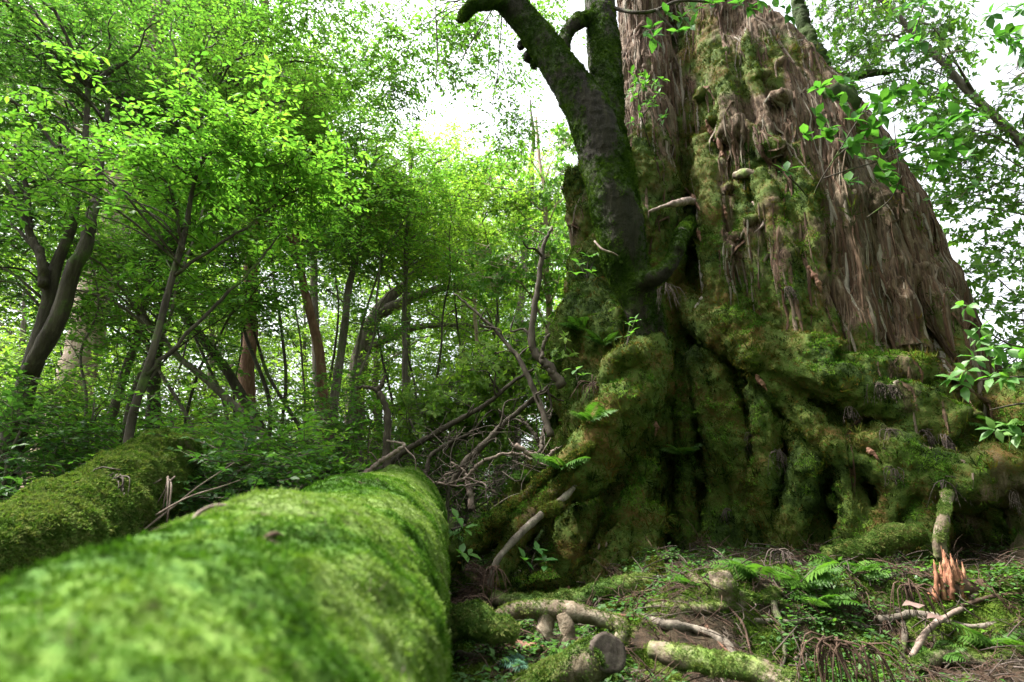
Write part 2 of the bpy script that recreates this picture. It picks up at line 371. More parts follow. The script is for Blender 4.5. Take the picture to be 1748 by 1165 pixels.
# ------------------------------------------------------------------ leaves
LEAF2 = (np.array([(0, 0, 0), (0.25, 0.42, 0.05), (0, 1, -0.06), (-0.25, 0.42, 0.05)]), np.array([(0, 1, 2), (0, 2, 3)]))
LEAF8 = (np.array([(0, 0, 0), (0.17, 0.28, 0.05), (0.20, 0.60, 0.03), (0, 1, -0.12), (-0.20, 0.60, 0.03), (-0.17, 0.28, 0.05), (0, 0.3, 0), (0, 0.63, -0.03)]),
         np.array([(0, 1, 6), (6, 1, 2), (6, 2, 7), (7, 2, 3), (0, 6, 5), (6, 4, 5), (6, 7, 4), (7, 3, 4)]))
def leaves(Pp, D, N, L, wid=1.0, tpl=LEAF2):
    tv, tf = tpl; n = len(Pp)
    D = unit(D); S = unit(np.cross(D, N)); U = np.cross(S, D)
    L = np.broadcast_to(np.asarray(L, dtype=float), (n,)); wid = np.broadcast_to(np.asarray(wid, dtype=float), (n,))
    V = Pp[:, None, :] + L[:, None, None] * (tv[None, :, 0, None] * wid[:, None, None] * S[:, None, :] + tv[None, :, 1, None] * D[:, None, :] + tv[None, :, 2, None] * U[:, None, :])
    F = tf[None] + (np.arange(n) * len(tv))[:, None, None]
    return V.reshape(-1, 3), F.reshape(-1, 3)
def spray_leaves(O, Dr, Ln, per, leaf, rg, sag=0.25, whorl=False):
    """twigs: origin O, direction Dr, length Ln -> leaves set along both sides of each twig"""
    n = len(O); Dr = unit(Dr)
    side = unit(np.cross(Dr, np.array((0, 0, 1.0))) + rg.normal(0, 0.15, (n, 3)))
    upv = np.cross(side, Dr)
    t = np.tile((np.arange(per) + 0.6) / per, (n, 1)) + rg.normal(0, 0.03, (n, per))
    sg = np.where(np.arange(per) % 2 == 0, 1.0, -1.0)[None, :, None]
    if whorl:
        a = rg.uniform(0, 2 * np.pi, (n, 1)) + np.arange(per)[None] * 2.4
        t = 0.75 + 0.25 * (np.arange(per)[None] % 3) / 2 + np.zeros((n, 1))
        ld = 0.25 * Dr[:, None, :] + np.cos(a)[..., None] * side[:, None, :] + np.sin(a)[..., None] * upv[:, None, :] * 0.8
        nn = np.broadcast_to(Dr[:, None, :] + np.array((0, 0, 0.7)), ld.shape)
    else:
        ld = 0.75 * Dr[:, None, :] + sg * side[:, None, :] * 0.8
        nn = np.broadcast_to(upv[:, None, :], ld.shape)
    ld = ld + rg.normal(0, 0.22, ld.shape) + np.array((0, 0, -sag))
    nn = nn + rg.normal(0, 0.3, ld.shape)
    pos = O[:, None, :] + Dr[:, None, :] * (t * Ln[:, None])[..., None] + np.array((0, 0, -1.0)) * (sag * 0.5 * t ** 2 * Ln[:, None])[..., None]
    L = leaf * rg.uniform(0.65, 1.2, (n, per))
    return pos.reshape(-1, 3), ld.reshape(-1, 3), nn.reshape(-1, 3), L.ravel()
def twig_tubes(acc, O, Dr, Ln, r=0.005, sag=0.25):
    Dr = unit(Dr); s = unit(np.cross(Dr, np.array((0.3, 0.2, 1.0)))); u = np.cross(s, Dr)
    E = O + Dr * Ln[:, None] + np.array((0, 0, -1.0)) * (sag * 0.5 * Ln)[:, None]
    V = np.stack([O + s * r, O - s * r * 0.5 + u * r, O - s * r * 0.5 - u * r, E], 1)
    n = len(O); F = np.array([(0, 1, 3), (1, 2, 3), (2, 0, 3)])[None] + (np.arange(n) * 4)[:, None, None]
    acc.add(V.reshape(-1, 3), None, F.reshape(-1, 3))

def grow_crown(rg, crowns, trunkC, leaf, per, twl, tw_per, tpl, acc_br, acc_lf, limb_r=0.02, draw_tw=True, whorl=False, sag=0.25, limbs=True, limb_pick=0.7):
    for (c, rad, ncl) in crowns:
        c = np.asarray(c, dtype=float); rad = np.broadcast_to(np.asarray(rad, dtype=float), (3,))
        d = rg.normal(0, 0.5, (ncl, 3)); d *= np.minimum(1.0, 1.25 / np.maximum(np.linalg.norm(d, axis=1), 1e-6))[:, None]
        cc = c + d * rad
        if limbs:
            for k in range(ncl):
                if rg.uniform() > limb_pick: continue
                dz = trunkC[:, 2] - cc[k][2]; hd = np.linalg.norm(trunkC[:, :2] - cc[k][:2], axis=1)
                i = np.argmin(np.abs(dz + 0.55 * hd) + 0.25 * hd)
                s = trunkC[i]; e = cc[k]; m1 = s * 0.6 + e * 0.4 + np.array((0, 0, 0.12 * np.linalg.norm(e - s))) + rg.normal(0, 0.10, 3) * np.linalg.norm(e - s) * 0.6
                m2 = s * 0.25 + e * 0.75 + rg.normal(0, 0.07, 3) * np.linalg.norm(e - s) * 0.6
                rr = limb_r * min(1.4, 0.5 + 0.35 * np.linalg.norm(e - s))
                acc_br.add(*tube([s, m1, m2, e], [rr, rr * 0.65, rr * 0.22], 5, 9))
        nt_ = ncl * tw_per
        base = np.repeat(cc, tw_per, 0); od = np.repeat(unit(d * rad + 1e-6), tw_per, 0)
        az = rg.uniform(0, 2 * np.pi, nt_)
        dr = np.stack([np.cos(az), np.sin(az), rg.normal(0.10, 0.28, nt_)], -1) + od * np.array((0.5, 0.5, 0.35))
        ln = twl * rg.uniform(0.5, 1.25, nt_)
        O = base + rg.normal(0, 1, (nt_, 3)) * np.array((0.32, 0.32, 0.20)) * twl * 1.15
        if draw_tw: twig_tubes(acc_br, O, dr, ln, 0.006 * (leaf / 0.09), sag)
        acc_lf.add(*((lambda a: (a[0], None, a[1]))(leaves(*spray_leaves(O, dr, ln, per, leaf, rg, sag, whorl), tpl=tpl))))

def forest_tree(name, label, cat, trunk, rad, crowns, seed, leaf=0.10, per=9, twl=0.55, tw_per=9, tpl=LEAF2, lm='leaf_mid', bm='bark_grey', group=None, extra=(), limb_r=0.02, draw_tw=True, whorl=False, sag=0.25, limbs=True, sides=10, limb_pick=0.6, dens=1.9):
    tw_per = int(tw_per * dens)
    rg = np.random.default_rng(seed)
    trunk = np.asarray(trunk, dtype=float)
    root = empty(name, trunk[0], label, cat, group)
    n = max(12, int(np.linalg.norm(np.diff(trunk, axis=0), axis=1).sum() / 0.15))
    C = spline(trunk, n)
    C[2:-1] += np.stack([noise(C[2:-1] * 0.9 + seed * 3.1), noise(C[2:-1] * 0.9 + 50 + seed), np.zeros(n - 3)], -1) * 0.06
    a = Acc(); a.add(*tube(C, rad, sides, raw=True, rough=0.14, freq=4, seed=seed))
    allC = [C]
    for (pth, rr) in extra:
        E = spline(pth, 24); E[1:-1] += rg.normal(0, 0.012, (22, 3)); a.add(*tube(E, rr, max(6, sides - 2), raw=True, rough=0.12, freq=5, seed=seed)); allC.append(E)
    link('trunk', a.mesh('trunk', M[bm]), root)
    br, lf = Acc(), Acc()
    grow_crown(rg, crowns, np.concatenate(allC), leaf, per, twl, tw_per, tpl, br, lf, limb_r, draw_tw, whorl, sag, limbs, limb_pick)
    if br.n:
        o = link('branches', br.mesh('branches', M[bm]), root); o['kind'] = 'stuff'
    if lf.n:
        o = link('crown', lf.mesh('crown', M[lm], False), root); o['kind'] = 'stuff'
    return root

# ------------------------------------------------------------------ scattered moss (uncountable cover)
def proto(name, V, T3, m):
    me = mesh_np(name, V, [T3], m, False); return bpy.data.objects.new(name, me)
def blade_tuft(name, rg, n, h, spread, width, droop, m, foot=None):
    """n narrow blades springing from a small patch, tips bent over"""
    foot = 0.55 * h * spread if foot is None else foot
    az = rg.uniform(0, 2 * np.pi, n); el = rg.uniform(0.15, 1.0, n)
    d = np.stack([np.cos(az) * spread * (1 - el * 0.6), np.sin(az) * spread * (1 - el * 0.6), 0.25 + el], -1); d = unit(d)
    o = np.stack([np.cos(az), np.sin(az), np.zeros(n)], -1) * (foot * rg.uniform(0, 1, n) ** 0.6)[:, None]
    s = unit(np.cross(d, np.array((0, 0, 1.0)) + rg.normal(0, 0.4, (n, 3)))); L = h * rg.uniform(0.6, 1.15, n)
    mid = o + d * (L * 0.55)[:, None]; tip = o + d * L[:, None] + np.stack([np.cos(az), np.sin(az), -np.ones(n) * 0.8], -1) * (droop * L)[:, None]
    w_ = (width * L)[:, None]
    V = np.stack([o - s * w_ * 0.3, o + s * w_ * 0.3, mid + s * w_, mid - s * w_, tip], 1).reshape(-1, 3)
    F = (np.array([(0, 1, 2), (0, 2, 3), (3, 2, 4)])[None] + (np.arange(n) * 5)[:, None, None]).reshape(-1, 3)
    return proto(name, V, F, m)
def align_euler(N, rg, jitter=0.25):
    N = unit(N + rg.normal(0, jitter, N.shape))
    th = np.arccos(np.clip(N[:, 2], -1, 1)); ph = np.arctan2(N[:, 1], N[:, 0])
    return np.stack([np.zeros(len(N)), th, ph], -1)
def scatter(name, pts, eul, scl, protos, parent=None):
    me = bpy.data.meshes.new(name); me.vertices.add(len(pts)); me.vertices.foreach_set('co', np.ascontiguousarray(pts, np.float32).ravel())
    a = me.attributes.new('rot', 'FLOAT_VECTOR', 'POINT'); a.data.foreach_set('vector', np.ascontiguousarray(eul, np.float32).ravel())
    fattr(me, 'scl', scl)
    a = me.attributes.new('idx', 'INT', 'POINT'); a.data.foreach_set('value', rng.integers(0, len(protos), len(pts)).astype(np.int32))
    o = link(name, me, parent); o['kind'] = 'stuff'
    ng = bpy.data.node_groups.new(name, 'GeometryNodeTree')
    ng.interface.new_socket('Geometry', in_out='INPUT', socket_type='NodeSocketGeometry'); ng.interface.new_socket('Geometry', in_out='OUTPUT', socket_type='NodeSocketGeometry')
    N = ng.nodes.new; L = ng.links.new
    gi, go = N('NodeGroupInput'), N('NodeGroupOutput')
    ip = N('GeometryNodeInstanceOnPoints'); jn = N('GeometryNodeJoinGeometry')
    for p in reversed(protos):
        oi = N('GeometryNodeObjectInfo'); oi.inputs['Object'].default_value = p; oi.inputs['As Instance'].default_value = True; L(oi.outputs['Geometry'], jn.inputs[0])
    def na(nm, ty):
        q = N('GeometryNodeInputNamedAttribute'); q.data_type = ty; q.inputs['Name'].default_value = nm; return q.outputs['Attribute']
    e2 = N('FunctionNodeEulerToRotation'); L(na('rot', 'FLOAT_VECTOR'), e2.inputs[0])
    L(gi.outputs[0], ip.inputs['Points']); L(jn.outputs[0], ip.inputs['Instance']); ip.inputs['Pick Instance'].default_value = True
    L(na('idx', 'INT'), ip.inputs['Instance Index']); L(e2.outputs[0], ip.inputs['Rotation']); L(na('scl', 'FLOAT'), ip.inputs['Scale'])
    L(ip.outputs[0], go.inputs[0])
    md = o.modifiers.new('scatter', 'NODES'); md.node_group = ng
    return o
def sample_surface(V, faces, wgt, n, rg):
    F = np.concatenate([np.vstack([f[:, [0, 1, 2]], f[:, [0, 2, 3]]]) if f.shape[1] == 4 else f for f in faces])
    a, b, c = V[F[:, 0]], V[F[:, 1]], V[F[:, 2]]
    nn = np.cross(b - a, c - a); ar = np.linalg.norm(nn, axis=1); pr = ar * wgt[F].mean(1); pr /= pr.sum()
    i = rg.choice(len(F), n, p=pr); u, v = rg.uniform(size=(2, n)); fl = u + v > 1; u[fl] = 1 - u[fl]; v[fl] = 1 - v[fl]
    pts = a[i] + u[:, None] * (b[i] - a[i]) + v[:, None] * (c[i] - a[i])
    return pts, unit(nn[i])

# ================================================================== GROUND
def gz(x, y):
    x = np.asarray(x, dtype=float); y = np.asarray(y, dtype=float)
    z = -1.22 + 0.093 * np.clip(y, -6, 16) + 0.03 * np.clip(y - 16, 0, 60)
    bank = (sstep(4.05, 4.95, y + 0.25 * np.sin(x * 1.7)) * 0.42 - 0.20) * sstep(0.5, 1.5, x) * (1 - sstep(6.2, 7.5, y)) * sstep(1.0, 3.0, y)
    z = z + bank
    z = z - 0.40 * np.exp(-(((x - 0.35) / 0.55) ** 2 + ((y - 6.35) / 0.65) ** 2))      # hollow under the left buttress
    z = z - 0.16 * np.exp(-(((x - 0.45) / 0.30) ** 2 + ((y - 3.45) / 0.35) ** 2))      # dip round the sawn log
    z = z - 0.35 * sstep(6.2, 9, y) * sstep(5.0, 9.0, x)                           # falls away right of the cedar
    z = z - 0.05 * np.clip(x - 8, 0, 60)
    p = np.stack([x.ravel(), y.ravel(), np.zeros(x.size)], -1)
    z = z + (0.10 * fbm(p * 0.9, 3) + 0.05 * fbm(p * 3.7, 3)).reshape(x.shape)
    return z
gx = np.concatenate([-np.geomspace(140, 4.2, 40), np.linspace(-4, 7, 300), np.geomspace(7.3, 140, 40)])
gy = np.concatenate([-np.geomspace(60, 1.2, 16), np.linspace(-1, 1.9, 24), np.linspace(2, 9.5, 240), np.geomspace(9.6, 220, 60)])
GX, GY = np.meshgrid(gx, gy); GZ = gz(GX, GY)
near = (np.abs(GX) < 7) & (GY > 1.5) & (GY < 9.6)
pp = np.stack([GX.ravel(), GY.ravel(), GZ.ravel()], -1)
GZ = GZ + (0.022 * fbm(pp * 14, 3)).reshape(GZ.shape) * near
gV = np.stack([GX.ravel(), GY.ravel(), GZ.ravel()], -1)
nx_, ny_ = len(gx), len(gy)
ii = (np.arange(ny_ - 1)[:, None] * nx_ + np.arange(nx_ - 1)[None]).ravel()
gF = np.stack([ii, ii + 1, ii + nx_ + 1, ii + nx_], -1)
gmoss = sstep(-0.55, 0.35, fbm(gV * np.array((1.3, 1.3, 0)) + 5, 3) + 0.35 * fbm(gV * np.array((6, 6, 0)), 2)) * 0.85
me = mesh_np('forest_floor', gV, [gF], M['ground']); fattr(me, 'moss', gmoss)
ground = link('ground', me); ground['kind'] = 'structure'
def onground(px, py, lo=2.0, hi=60.0):
    """where the view line through a photo pixel meets the floor"""
    d = ray(px, py); ys = np.geomspace(lo, hi, 400); pts = d[None] * (ys / d[1])[:, None]
    k = np.where(pts[:, 2] < gz(pts[:, 0], pts[:, 1]))[0]
    return pts[k[0]] if len(k) else pts[-1]

# ================================================================== ANCIENT CEDAR
AY = 9.2
rows = [  # photo row, left and right edge of the main body, depth radius
    (-330, 1130, 1205, 0.65), (-200, 1130, 1215, 0.75), (0, 1132, 1262, 1.0), (50, 1134, 1302, 1.15), (100, 1137, 1362, 1.3), (150, 1140, 1408, 1.5), (200, 1144, 1448, 1.65),
    (300, 1146, 1528, 1.85), (400, 1132, 1588, 2.0), (500, 1115, 1628, 2.15), (600, 1110, 1668, 2.3), (700, 1112, 1715, 2.45), (800, 1114, 1770, 2.6), (900, 1114, 1815, 2.7), (1000, 1110, 1840, 2.8)]
_z, _c, _rx, _ry = [], [], [], []
for py, l, r_, ry in rows:
    u1, u2 = [ray(q, py)[0] / ray(q, py)[1] for q in (l, r_)]; cx_ = (u1 + u2) / 2 * AY; rx_ = (u2 - u1) / 2 * AY
    for it in range(30):                                   # lines of sight tangent to the ellipse on both sides
        a = u1 * AY + math.sqrt(rx_ ** 2 + (u1 * ry) ** 2); b_ = u2 * AY - math.sqrt(rx_ ** 2 + (u2 * ry) ** 2)
        cx_ = (a + b_) / 2; rx_ = max(0.2, rx_ + 0.5 * (b_ - a) / 2)
    _z.append(P(874, py, AY * 0.96)[2]); _c.append(cx_); _rx.append(rx_ * 0.98); _ry.append(ry)
o_ = np.argsort(_z); _z, _c, _rx, _ry = [np.array(v)[o_] for v in (_z, _c, _rx, _ry)]
dents = []
def stem_r(th, z, dn=True):
    """radius factor of the main stem: flutes, buttress lobes, hollows"""
    th = np.asarray(th, dtype=float); z = np.asarray(z, dtype=float)
    q = np.stack([np.cos(th) * 2.2, np.sin(th) * 2.2, z * 0.16 + th * 0.0], -1).reshape(-1, 3)
    f = fbm(q, 3).reshape(th.shape)
    low = 1 - sstep(-0.5, 4.0, z)
    s = 1 + 0.09 * f + low * (0.05 * np.sin(th * 7 + 1.2 + z * 0.25) + 0.03 * np.sin(th * 13 + z * 0.6))
    if dn:
        for (t0, z0, wt, wz, dp) in dents:
            dt = (th - t0 + np.pi) % (2 * np.pi) - np.pi
            s = s - dp * np.exp(-((dt / wt) ** 2 + ((z - z0) / wz) ** 2) ** 2)
    return s
def stem_pt(th, z, dn=True):
    th = np.asarray(th, dtype=float); z = np.asarray(z, dtype=float)
    c, rx, ry = np.interp(z, _z, _c), np.interp(z, _z, _rx), np.interp(z, _z, _ry); s = stem_r(th, z, dn)
    return np.stack([c + rx * s * np.cos(th), AY + ry * s * np.sin(th), z], -1)
def stem_hit(px, py, off=0.0, dn=False):
    """first meeting of a view line with the main stem (to lay roots and moss on its bark)"""
    d = ray(px, py); ys = np.linspace(4.5, AY + 1, 260); pts = d[None] * (ys / d[1])[:, None]
    c, rx, ry = np.interp(pts[:, 2], _z, _c), np.interp(pts[:, 2], _z, _rx), np.interp(pts[:, 2], _z, _ry)
    e = np.stack([(pts[:, 0] - c) / rx, (pts[:, 1] - AY) / ry], -1)
    k = np.where(np.hypot(e[:, 0], e[:, 1]) < stem_r(np.arctan2(e[:, 1], e[:, 0]), pts[:, 2], dn))[0]
    if not len(k): return P(px, py, AY - 0.4)
    p = pts[k[0]]; return p - d / np.linalg.norm(d) * off
def stem_tz(px, py):
    p = stem_hit(px, py); c, rx, ry = [np.interp(p[2], _z, v) for v in (_c, _rx, _ry)]
    return math.atan2((p[1] - AY) / ry, (p[0] - c) / rx), p[2]
for (px, py, wt, wz, dp) in [ (1690, 930, 0.24, 0.6, 0.42), (1148, 800, 0.03, 1.2, 0.16), (1193, 820, 0.03, 1.0, 0.14), (1243, 850, 0.028, 0.9, 0.14), (1282, 840, 0.03, 0.5, 0.14), (1330, 870, 0.03, 0.35, 0.16), (1410, 740, 0.025, 0.2, 0.12), (1425, 880, 0.03, 0.3, 0.15), (1300, 325, 0.07, 0.35, 0.14), (1402, 400, 0.035, 0.6, 0.10), (1330, 430, 0.03, 0.35, 0.07),
                             (1130, 395, 0.14, 0.5, 0.22), (1590, 560, 0.10, 0.45, 0.16), (1540, 640, 0.03, 0.5, 0.07), (1470, 480, 0.02, 0.8, 0.05), (1285, 680, 0.06, 0.4, 0.10), (1330, 760, 0.05, 0.3, 0.10), (1450, 860, 0.10, 0.25, 0.10), (1250, 180, 0.05, 0.4, 0.06)]:
    t0, z0 = stem_tz(px, py); dents.append((t0, z0, wt, wz, dp))
rg = np.random.default_rng(77)
for q in range(46):
    t0, z0 = stem_tz(rg.uniform(1150, 1680), rg.uniform(560, 930)); dents.append((t0, z0, rg.uniform(0.018, 0.04), rg.uniform(0.08, 0.28), rg.uniform(0.05, 0.12)))
A = Acc()
th = np.linspace(0, 2 * np.pi, 260, endpoint=False); zz = np.linspace(_z[0] - 0.5, _z[-1], 240)
TH, ZZ = np.meshgrid(th, zz); SV = stem_pt(TH, ZZ).reshape(-1, 3)
ns = len(th); i = np.arange(len(zz) - 1)[:, None] * ns; j = np.arange(ns)[None]; k = (j + 1) % ns
SQ = np.stack([i + j, i + k, i + ns + k, i + ns + j], -1).reshape(-1, 4)
cb, ct = len(SV), len(SV) + 1; j = np.arange(ns); k = (j + 1) % ns; e = (len(zz) - 1) * ns
ST = np.vstack([np.stack([np.full(ns, cb), k, j], -1), np.stack([np.full(ns, ct), e + j, e + k], -1)])
SV = np.vstack([SV, SV[:ns].mean(0), SV[e:e + ns].mean(0) + np.array((0, 0, 0.3))])
A.add(SV, SQ, ST)
# second stem of the cedar, left and a little behind
A.add(*tube([P(1050, 1010, 8.6), P(1045, 850, 8.6), P(1050, 700, 8.6), P(1062, 560, 8.6), P(1072, 430, 8.6), P(1078, 330, 8.7), P(1098, 200, 8.8), P(1102, 100, 9.0), P(1098, 0, 9.1), P(1095, -150, 9.2), P(1096, -300, 9.3)],
            [0.95, 0.95, 0.95, 0.92, 0.88, 0.84, 0.52, 0.46, 0.44, 0.38, 0.30], 40, 130, 0.12, 1.6))
def hits(pts, off=0.0): return [stem_hit(a, b, off) for a, b in pts]
# lumps of the left stem that show past the leaning tree
for (px, py, Y, r) in [(988, 330, 8.2, 0.24), (1000, 380, 8.1, 0.30), (1015, 470, 7.8, 0.36), (1005, 560, 7.6, 0.42), (975, 600, 7.6, 0.34), (1040, 600, 7.2, 0.36), (985, 680, 7.3, 0.30), (1060, 670, 7.0, 0.34), (1010, 290, 8.4, 0.2)]:
    A.add(*blob(P(px, py, Y), (r, r, r * 1.7), 14, 0.35, px))
# root columns hanging down the front
cols = [  # (path, radius, stand-off)
        ([(1132, 540), (1130, 650), (1124, 760), (1130, 860), (1128, 960), (1116, 1015)], 0.19, 0.34), ([(1158, 570), (1166, 660), (1170, 780), (1166, 900), (1160, 1000)], 0.13, 0.20),
        ([(1185, 600), (1206, 680), (1222, 770), (1226, 880), (1218, 985)], 0.145, 0.32), ([(1212, 600), (1238, 680), (1256, 780), (1266, 900), (1268, 970)], 0.15, 0.26),
        ([(1150, 500), (1195, 545), (1270, 590), (1340, 625), (1430, 655), (1530, 690), (1610, 740)], 0.26, 0.30), ([(1180, 530), (1250, 560), (1330, 590), (1420, 625)], 0.24, 0.22), ([(1290, 660), (1310, 760), (1300, 860), (1298, 950)], 0.16, 0.22),
        ([(1290, 640), (1350, 690), (1420, 760), (1490, 800), (1560, 840)], 0.15, 0.34), ([(1360, 720), (1375, 800), (1355, 880), (1345, 950)], 0.16, 0.26), ([(1430, 760), (1450, 820), (1462, 870), (1440, 935)], 0.14, 0.26), ([(1500, 800), (1525, 850), (1500, 900), (1490, 935)], 0.14, 0.26),
        ([(1570, 640), (1500, 640), (1440, 650)], 0.24, 0.20), ([(1600, 670), (1560, 720), (1540, 780)], 0.2, 0.22),
        ([(1200, 250), (1215, 320), (1220, 420), (1235, 520), (1250, 580)], 0.26, 0.12), ([(1165, 100), (1168, 220), (1175, 330), (1180, 430)], 0.18, 0.06), ([(1230, 90), (1245, 160), (1250, 230)], 0.16, 0.10),
        ([(1275, 60), (1285, 130), (1300, 200), (1310, 270)], 0.10, 0.06), ([(1240, 215), (1290, 235), (1330, 260)], 0.12, 0.10), ([(1290, 300), (1330, 400), (1350, 500), (1370, 600)], 0.15, 0.05), ([(1360, 250), (1385, 420), (1395, 540), (1400, 620)], 0.16, -0.05),
        ([(1420, 250), (1455, 420), (1470, 560), (1480, 640)], 0.16, -0.05), ([(1490, 330), (1530, 480), (1555, 600)], 0.16, -0.05), ([(1560, 460), (1600, 520), (1640, 560)], 0.16, 0.02)]
for pth, r, off in cols:
    A.add(*tube(hits(pth, off), [r * 0.9, r, r * 0.95, r * 1.2], 14, 60, 0.22, 2.2, seed=r * 50))
# sinewy strands running down between and over the columns
rgk = np.random.default_rng(17)
for pth, r, off in cols[:13]:
    for q in range(2):
        dx = rgk.uniform(-1, 1) * r * 95; wob = rgk.normal(0, 5, len(pth)); rs = rgk.uniform(0.03, 0.06)
        A.add(*tube(hits([(a + dx + w_, b_) for (a, b_), w_ in zip(pth, wob)], off + r * math.sqrt(max(0.05, 1 - (dx / (r * 95)) ** 2)) * 0.9), [rs * 0.6, rs, rs * 0.9, rs * 0.6], 8, 60, 0.2, 5, seed=q))
# ring-shaped knot of root on the left of the columns
A.add(*tube([P(1050, 665, 6.4), P(1048, 625, 6.3), P(1075, 605, 6.25), P(1100, 620, 6.3), P(1105, 655, 6.35), P(1085, 685, 6.4), P(1062, 690, 6.4)], [0.10, 0.12, 0.13, 0.12, 0.11, 0.09], 10, 30, 0.2, 4))
# big buttress running down to the left
A.add(*tube([P(1112, 590, 6.6), P(1085, 660, 6.45), P(1045, 725, 6.35), P(1000, 785, 6.25), P(950, 838, 6.15), P(890, 880, 6.0), P(830, 912, 5.9), P(780, 940, 5.85), P(735, 975, 5.9)], [0.26, 0.30, 0.29, 0.25, 0.20, 0.16, 0.13, 0.11, 0.07], 16, 90, 0.22, 2.4))
A.add(*tube([P(1060, 690, 6.9), P(1000, 750, 7.0), P(950, 790, 7.1), P(900, 835, 7.2), P(840, 875, 7.2)], [0.4, 0.34, 0.26, 0.2, 0.1], 14, 50, 0.25, 2.4))
A.add(*tube([P(1050, 720, 6.3), P(1042, 775, 6.2), P(1012, 830, 6.15), P(985, 850, 6.15)], [0.14, 0.10, 0.07, 0.04], 10, 44, 0.25, 3))
# fibrous roots inside the hollow, thick mossy roots below it
for q_ in range(7):
    y0 = 815 + q_ * 9; A.add(*tube([P(1112, y0, 7.3 + 0.05 * q_), P(1060, y0 + 20, 7.3), P(1000, y0 + 45, 7.1), P(960, y0 + 80, 6.9)], [0.04, 0.045, 0.05, 0.03], 8, 44, 0.25, 4, seed=q_))
A.add(*tube([P(1010, 855, 6.75), P(985, 890, 6.6), P(968, 950, 6.5), P(945, 1005, 6.4)], [0.14, 0.19, 0.22, 0.2], 12, 44, 0.2, 3))
A.add(*tube([P(1100, 800, 6.8), P(1075, 870, 6.5), P(1052, 930, 6.35), P(1015, 985, 6.2), P(955, 1020, 6.1)], [0.11, 0.13, 0.15, 0.14, 0.09], 12, 60, 0.2, 3))
A.add(*tube([P(1122, 870, 6.5), P(1102, 925, 6.35), P(1085, 980, 6.2), P(1062, 1020, 6.1)], [0.12, 0.12, 0.12, 0.09], 12, 50, 0.2, 3))
A.add(*blob(P(930, 1008, 6.3), (0.34, 0.25, 0.10), 14, 0.3, 4))
# right flank: root arch over the dark cave
A.add(*tube([stem_hit(1480, 760, 0.1), P(1560, 805, 6.3), P(1640, 822, 6.0), P(1715, 815, 5.9), P(1765, 860, 5.9), P(1785, 960, 5.8), P(1790, 1040, 5.8)], [0.3, 0.34, 0.27, 0.27, 0.24, 0.22, 0.2], 14, 60, 0.25, 2.2))
A.add(*tube([P(1700, 690, 7.2), P(1760, 740, 6.8), P(1850, 800, 6.4), P(1960, 900, 6.0)], [0.5, 0.5, 0.4, 0.25], 14, 40, 0.25, 2))
A.add(*tube([stem_hit(1560, 850, 0.1), P(1580, 900, 6.2), P(1570, 950, 6.0)], [0.2, 0.2, 0.16], 10, 20, 0.2, 3))
# moss cushions and knobs
rg = np.random.default_rng(21)
for q in range(100):
    px = rg.uniform(1120, 1690); py = rg.uniform(540, 930)
    if q > 75: px = rg.uniform(1150, 1340); py = rg.uniform(90, 560)
    if py < 640 and px > 1330 and q <= 75: continue
    r = rg.uniform(0.04, 0.11); A.add(*blob(stem_hit(px, py, rg.uniform(0.05, 0.25)), (r * rg.uniform(1, 1.8), r, r * rg.uniform(0.7, 1.2)), 10, 0.4, q))
# furrowed folds on the right edge
for q in range(16):
    px = 1555 + q * 7 + rg.uniform(-6, 6); py = 430 + q * 14
    A.add(*tube(hits([(px - 45, py - 130), (px - 22, py - 60), (px - 2, py), (px + 22, py + 50)], 0.03), [0.05, 0.09, 0.10, 0.05], 8, 16, 0.25, 3, seed=q))
cV, cF = remesh(A, 0.034, 1)
cN = vnormals(cV, cF)
x_, y_, z_ = cV.T
# moss cover: all of the foot, the left flank, and thinning tongues up the bark
side = (x_ - np.interp(z_, _z, _c)) / np.interp(z_, _z, _rx)
mo = 1.15 * (1 - sstep(1.4, 3.2, z_ + 0.6 * side)) + 1.0 * (1 - sstep(-0.75, 0.0, side)) * (1 - 0.6 * sstep(7, 10.5, z_))
mo = mo + 0.85 * fbm(cV * np.array((1.3, 1.3, 0.6)), 4) - 0.12 + 0.45 * fbm(cV * np.array((4.5, 4.5, 0.9)) + 31, 2) + 0.3 * np.clip(cN[:, 2], -0.3, 1)
mo = mo - 1.2 * sstep(7.4, 8.3, y_) * (x_ < 3.0) * sstep(5.5, 7.0, z_)
ex_, ey_ = (x_ - np.interp(z_, _z, _c)) / np.interp(z_, _z, _rx), (y_ - AY) / np.interp(z_, _z, _ry)
deep = np.clip(stem_r(np.arctan2(ey_, ex_), z_, False) - np.hypot(ex_, ey_), 0, 1) * (y_ < AY)
cmoss = np.clip(mo - 6.0 * np.clip(deep - 0.10, 0, 1), 0, 1)
wp = np.stack([noise(cV * 1.3 + 3), noise(cV * 1.3 + 60), np.zeros(len(cV))], -1) * 0.16
q = (cV + wp) * np.array((1, 1, 0.085)); q[:, 0] += 0.12 * z_
rid0 = 1 - np.abs(noise(q * np.array((3.0, 3.0, 3.5)) + 21)) * 2.0
rid = 1 - np.abs(noise(q * np.array((8, 8, 8.0)))) * 2.0
rid2 = 1 - np.abs(noise(q * np.array((19, 19, 22.0)) + 9)) * 2.0
dis = (1 - cmoss) * (0.075 * rid0 + 0.05 * rid + 0.03 * rid2 - 0.05) + cmoss * (0.028 * fbm(cV * 3.2, 3) + 0.025 * fbm(cV * 9.0, 3) + 0.03 * rid) + 0.05 * fbm(cV * 1.3, 2)
cV2 = cV + cN * dis[:, None]
cedar = empty('ancient_cedar', (5.0, AY, -0.7), 'giant ancient cedar with fluted reddish bark and moss-covered buttress roots', 'tree')
me = mesh_np('cedar_trunk', cV2, cF, M['cedar']); fattr(me, 'moss', cmoss); link('trunk', me, cedar)
cN2 = vnormals(cV2, cF)
tp = []
tr_ = np.random.default_rng(5)
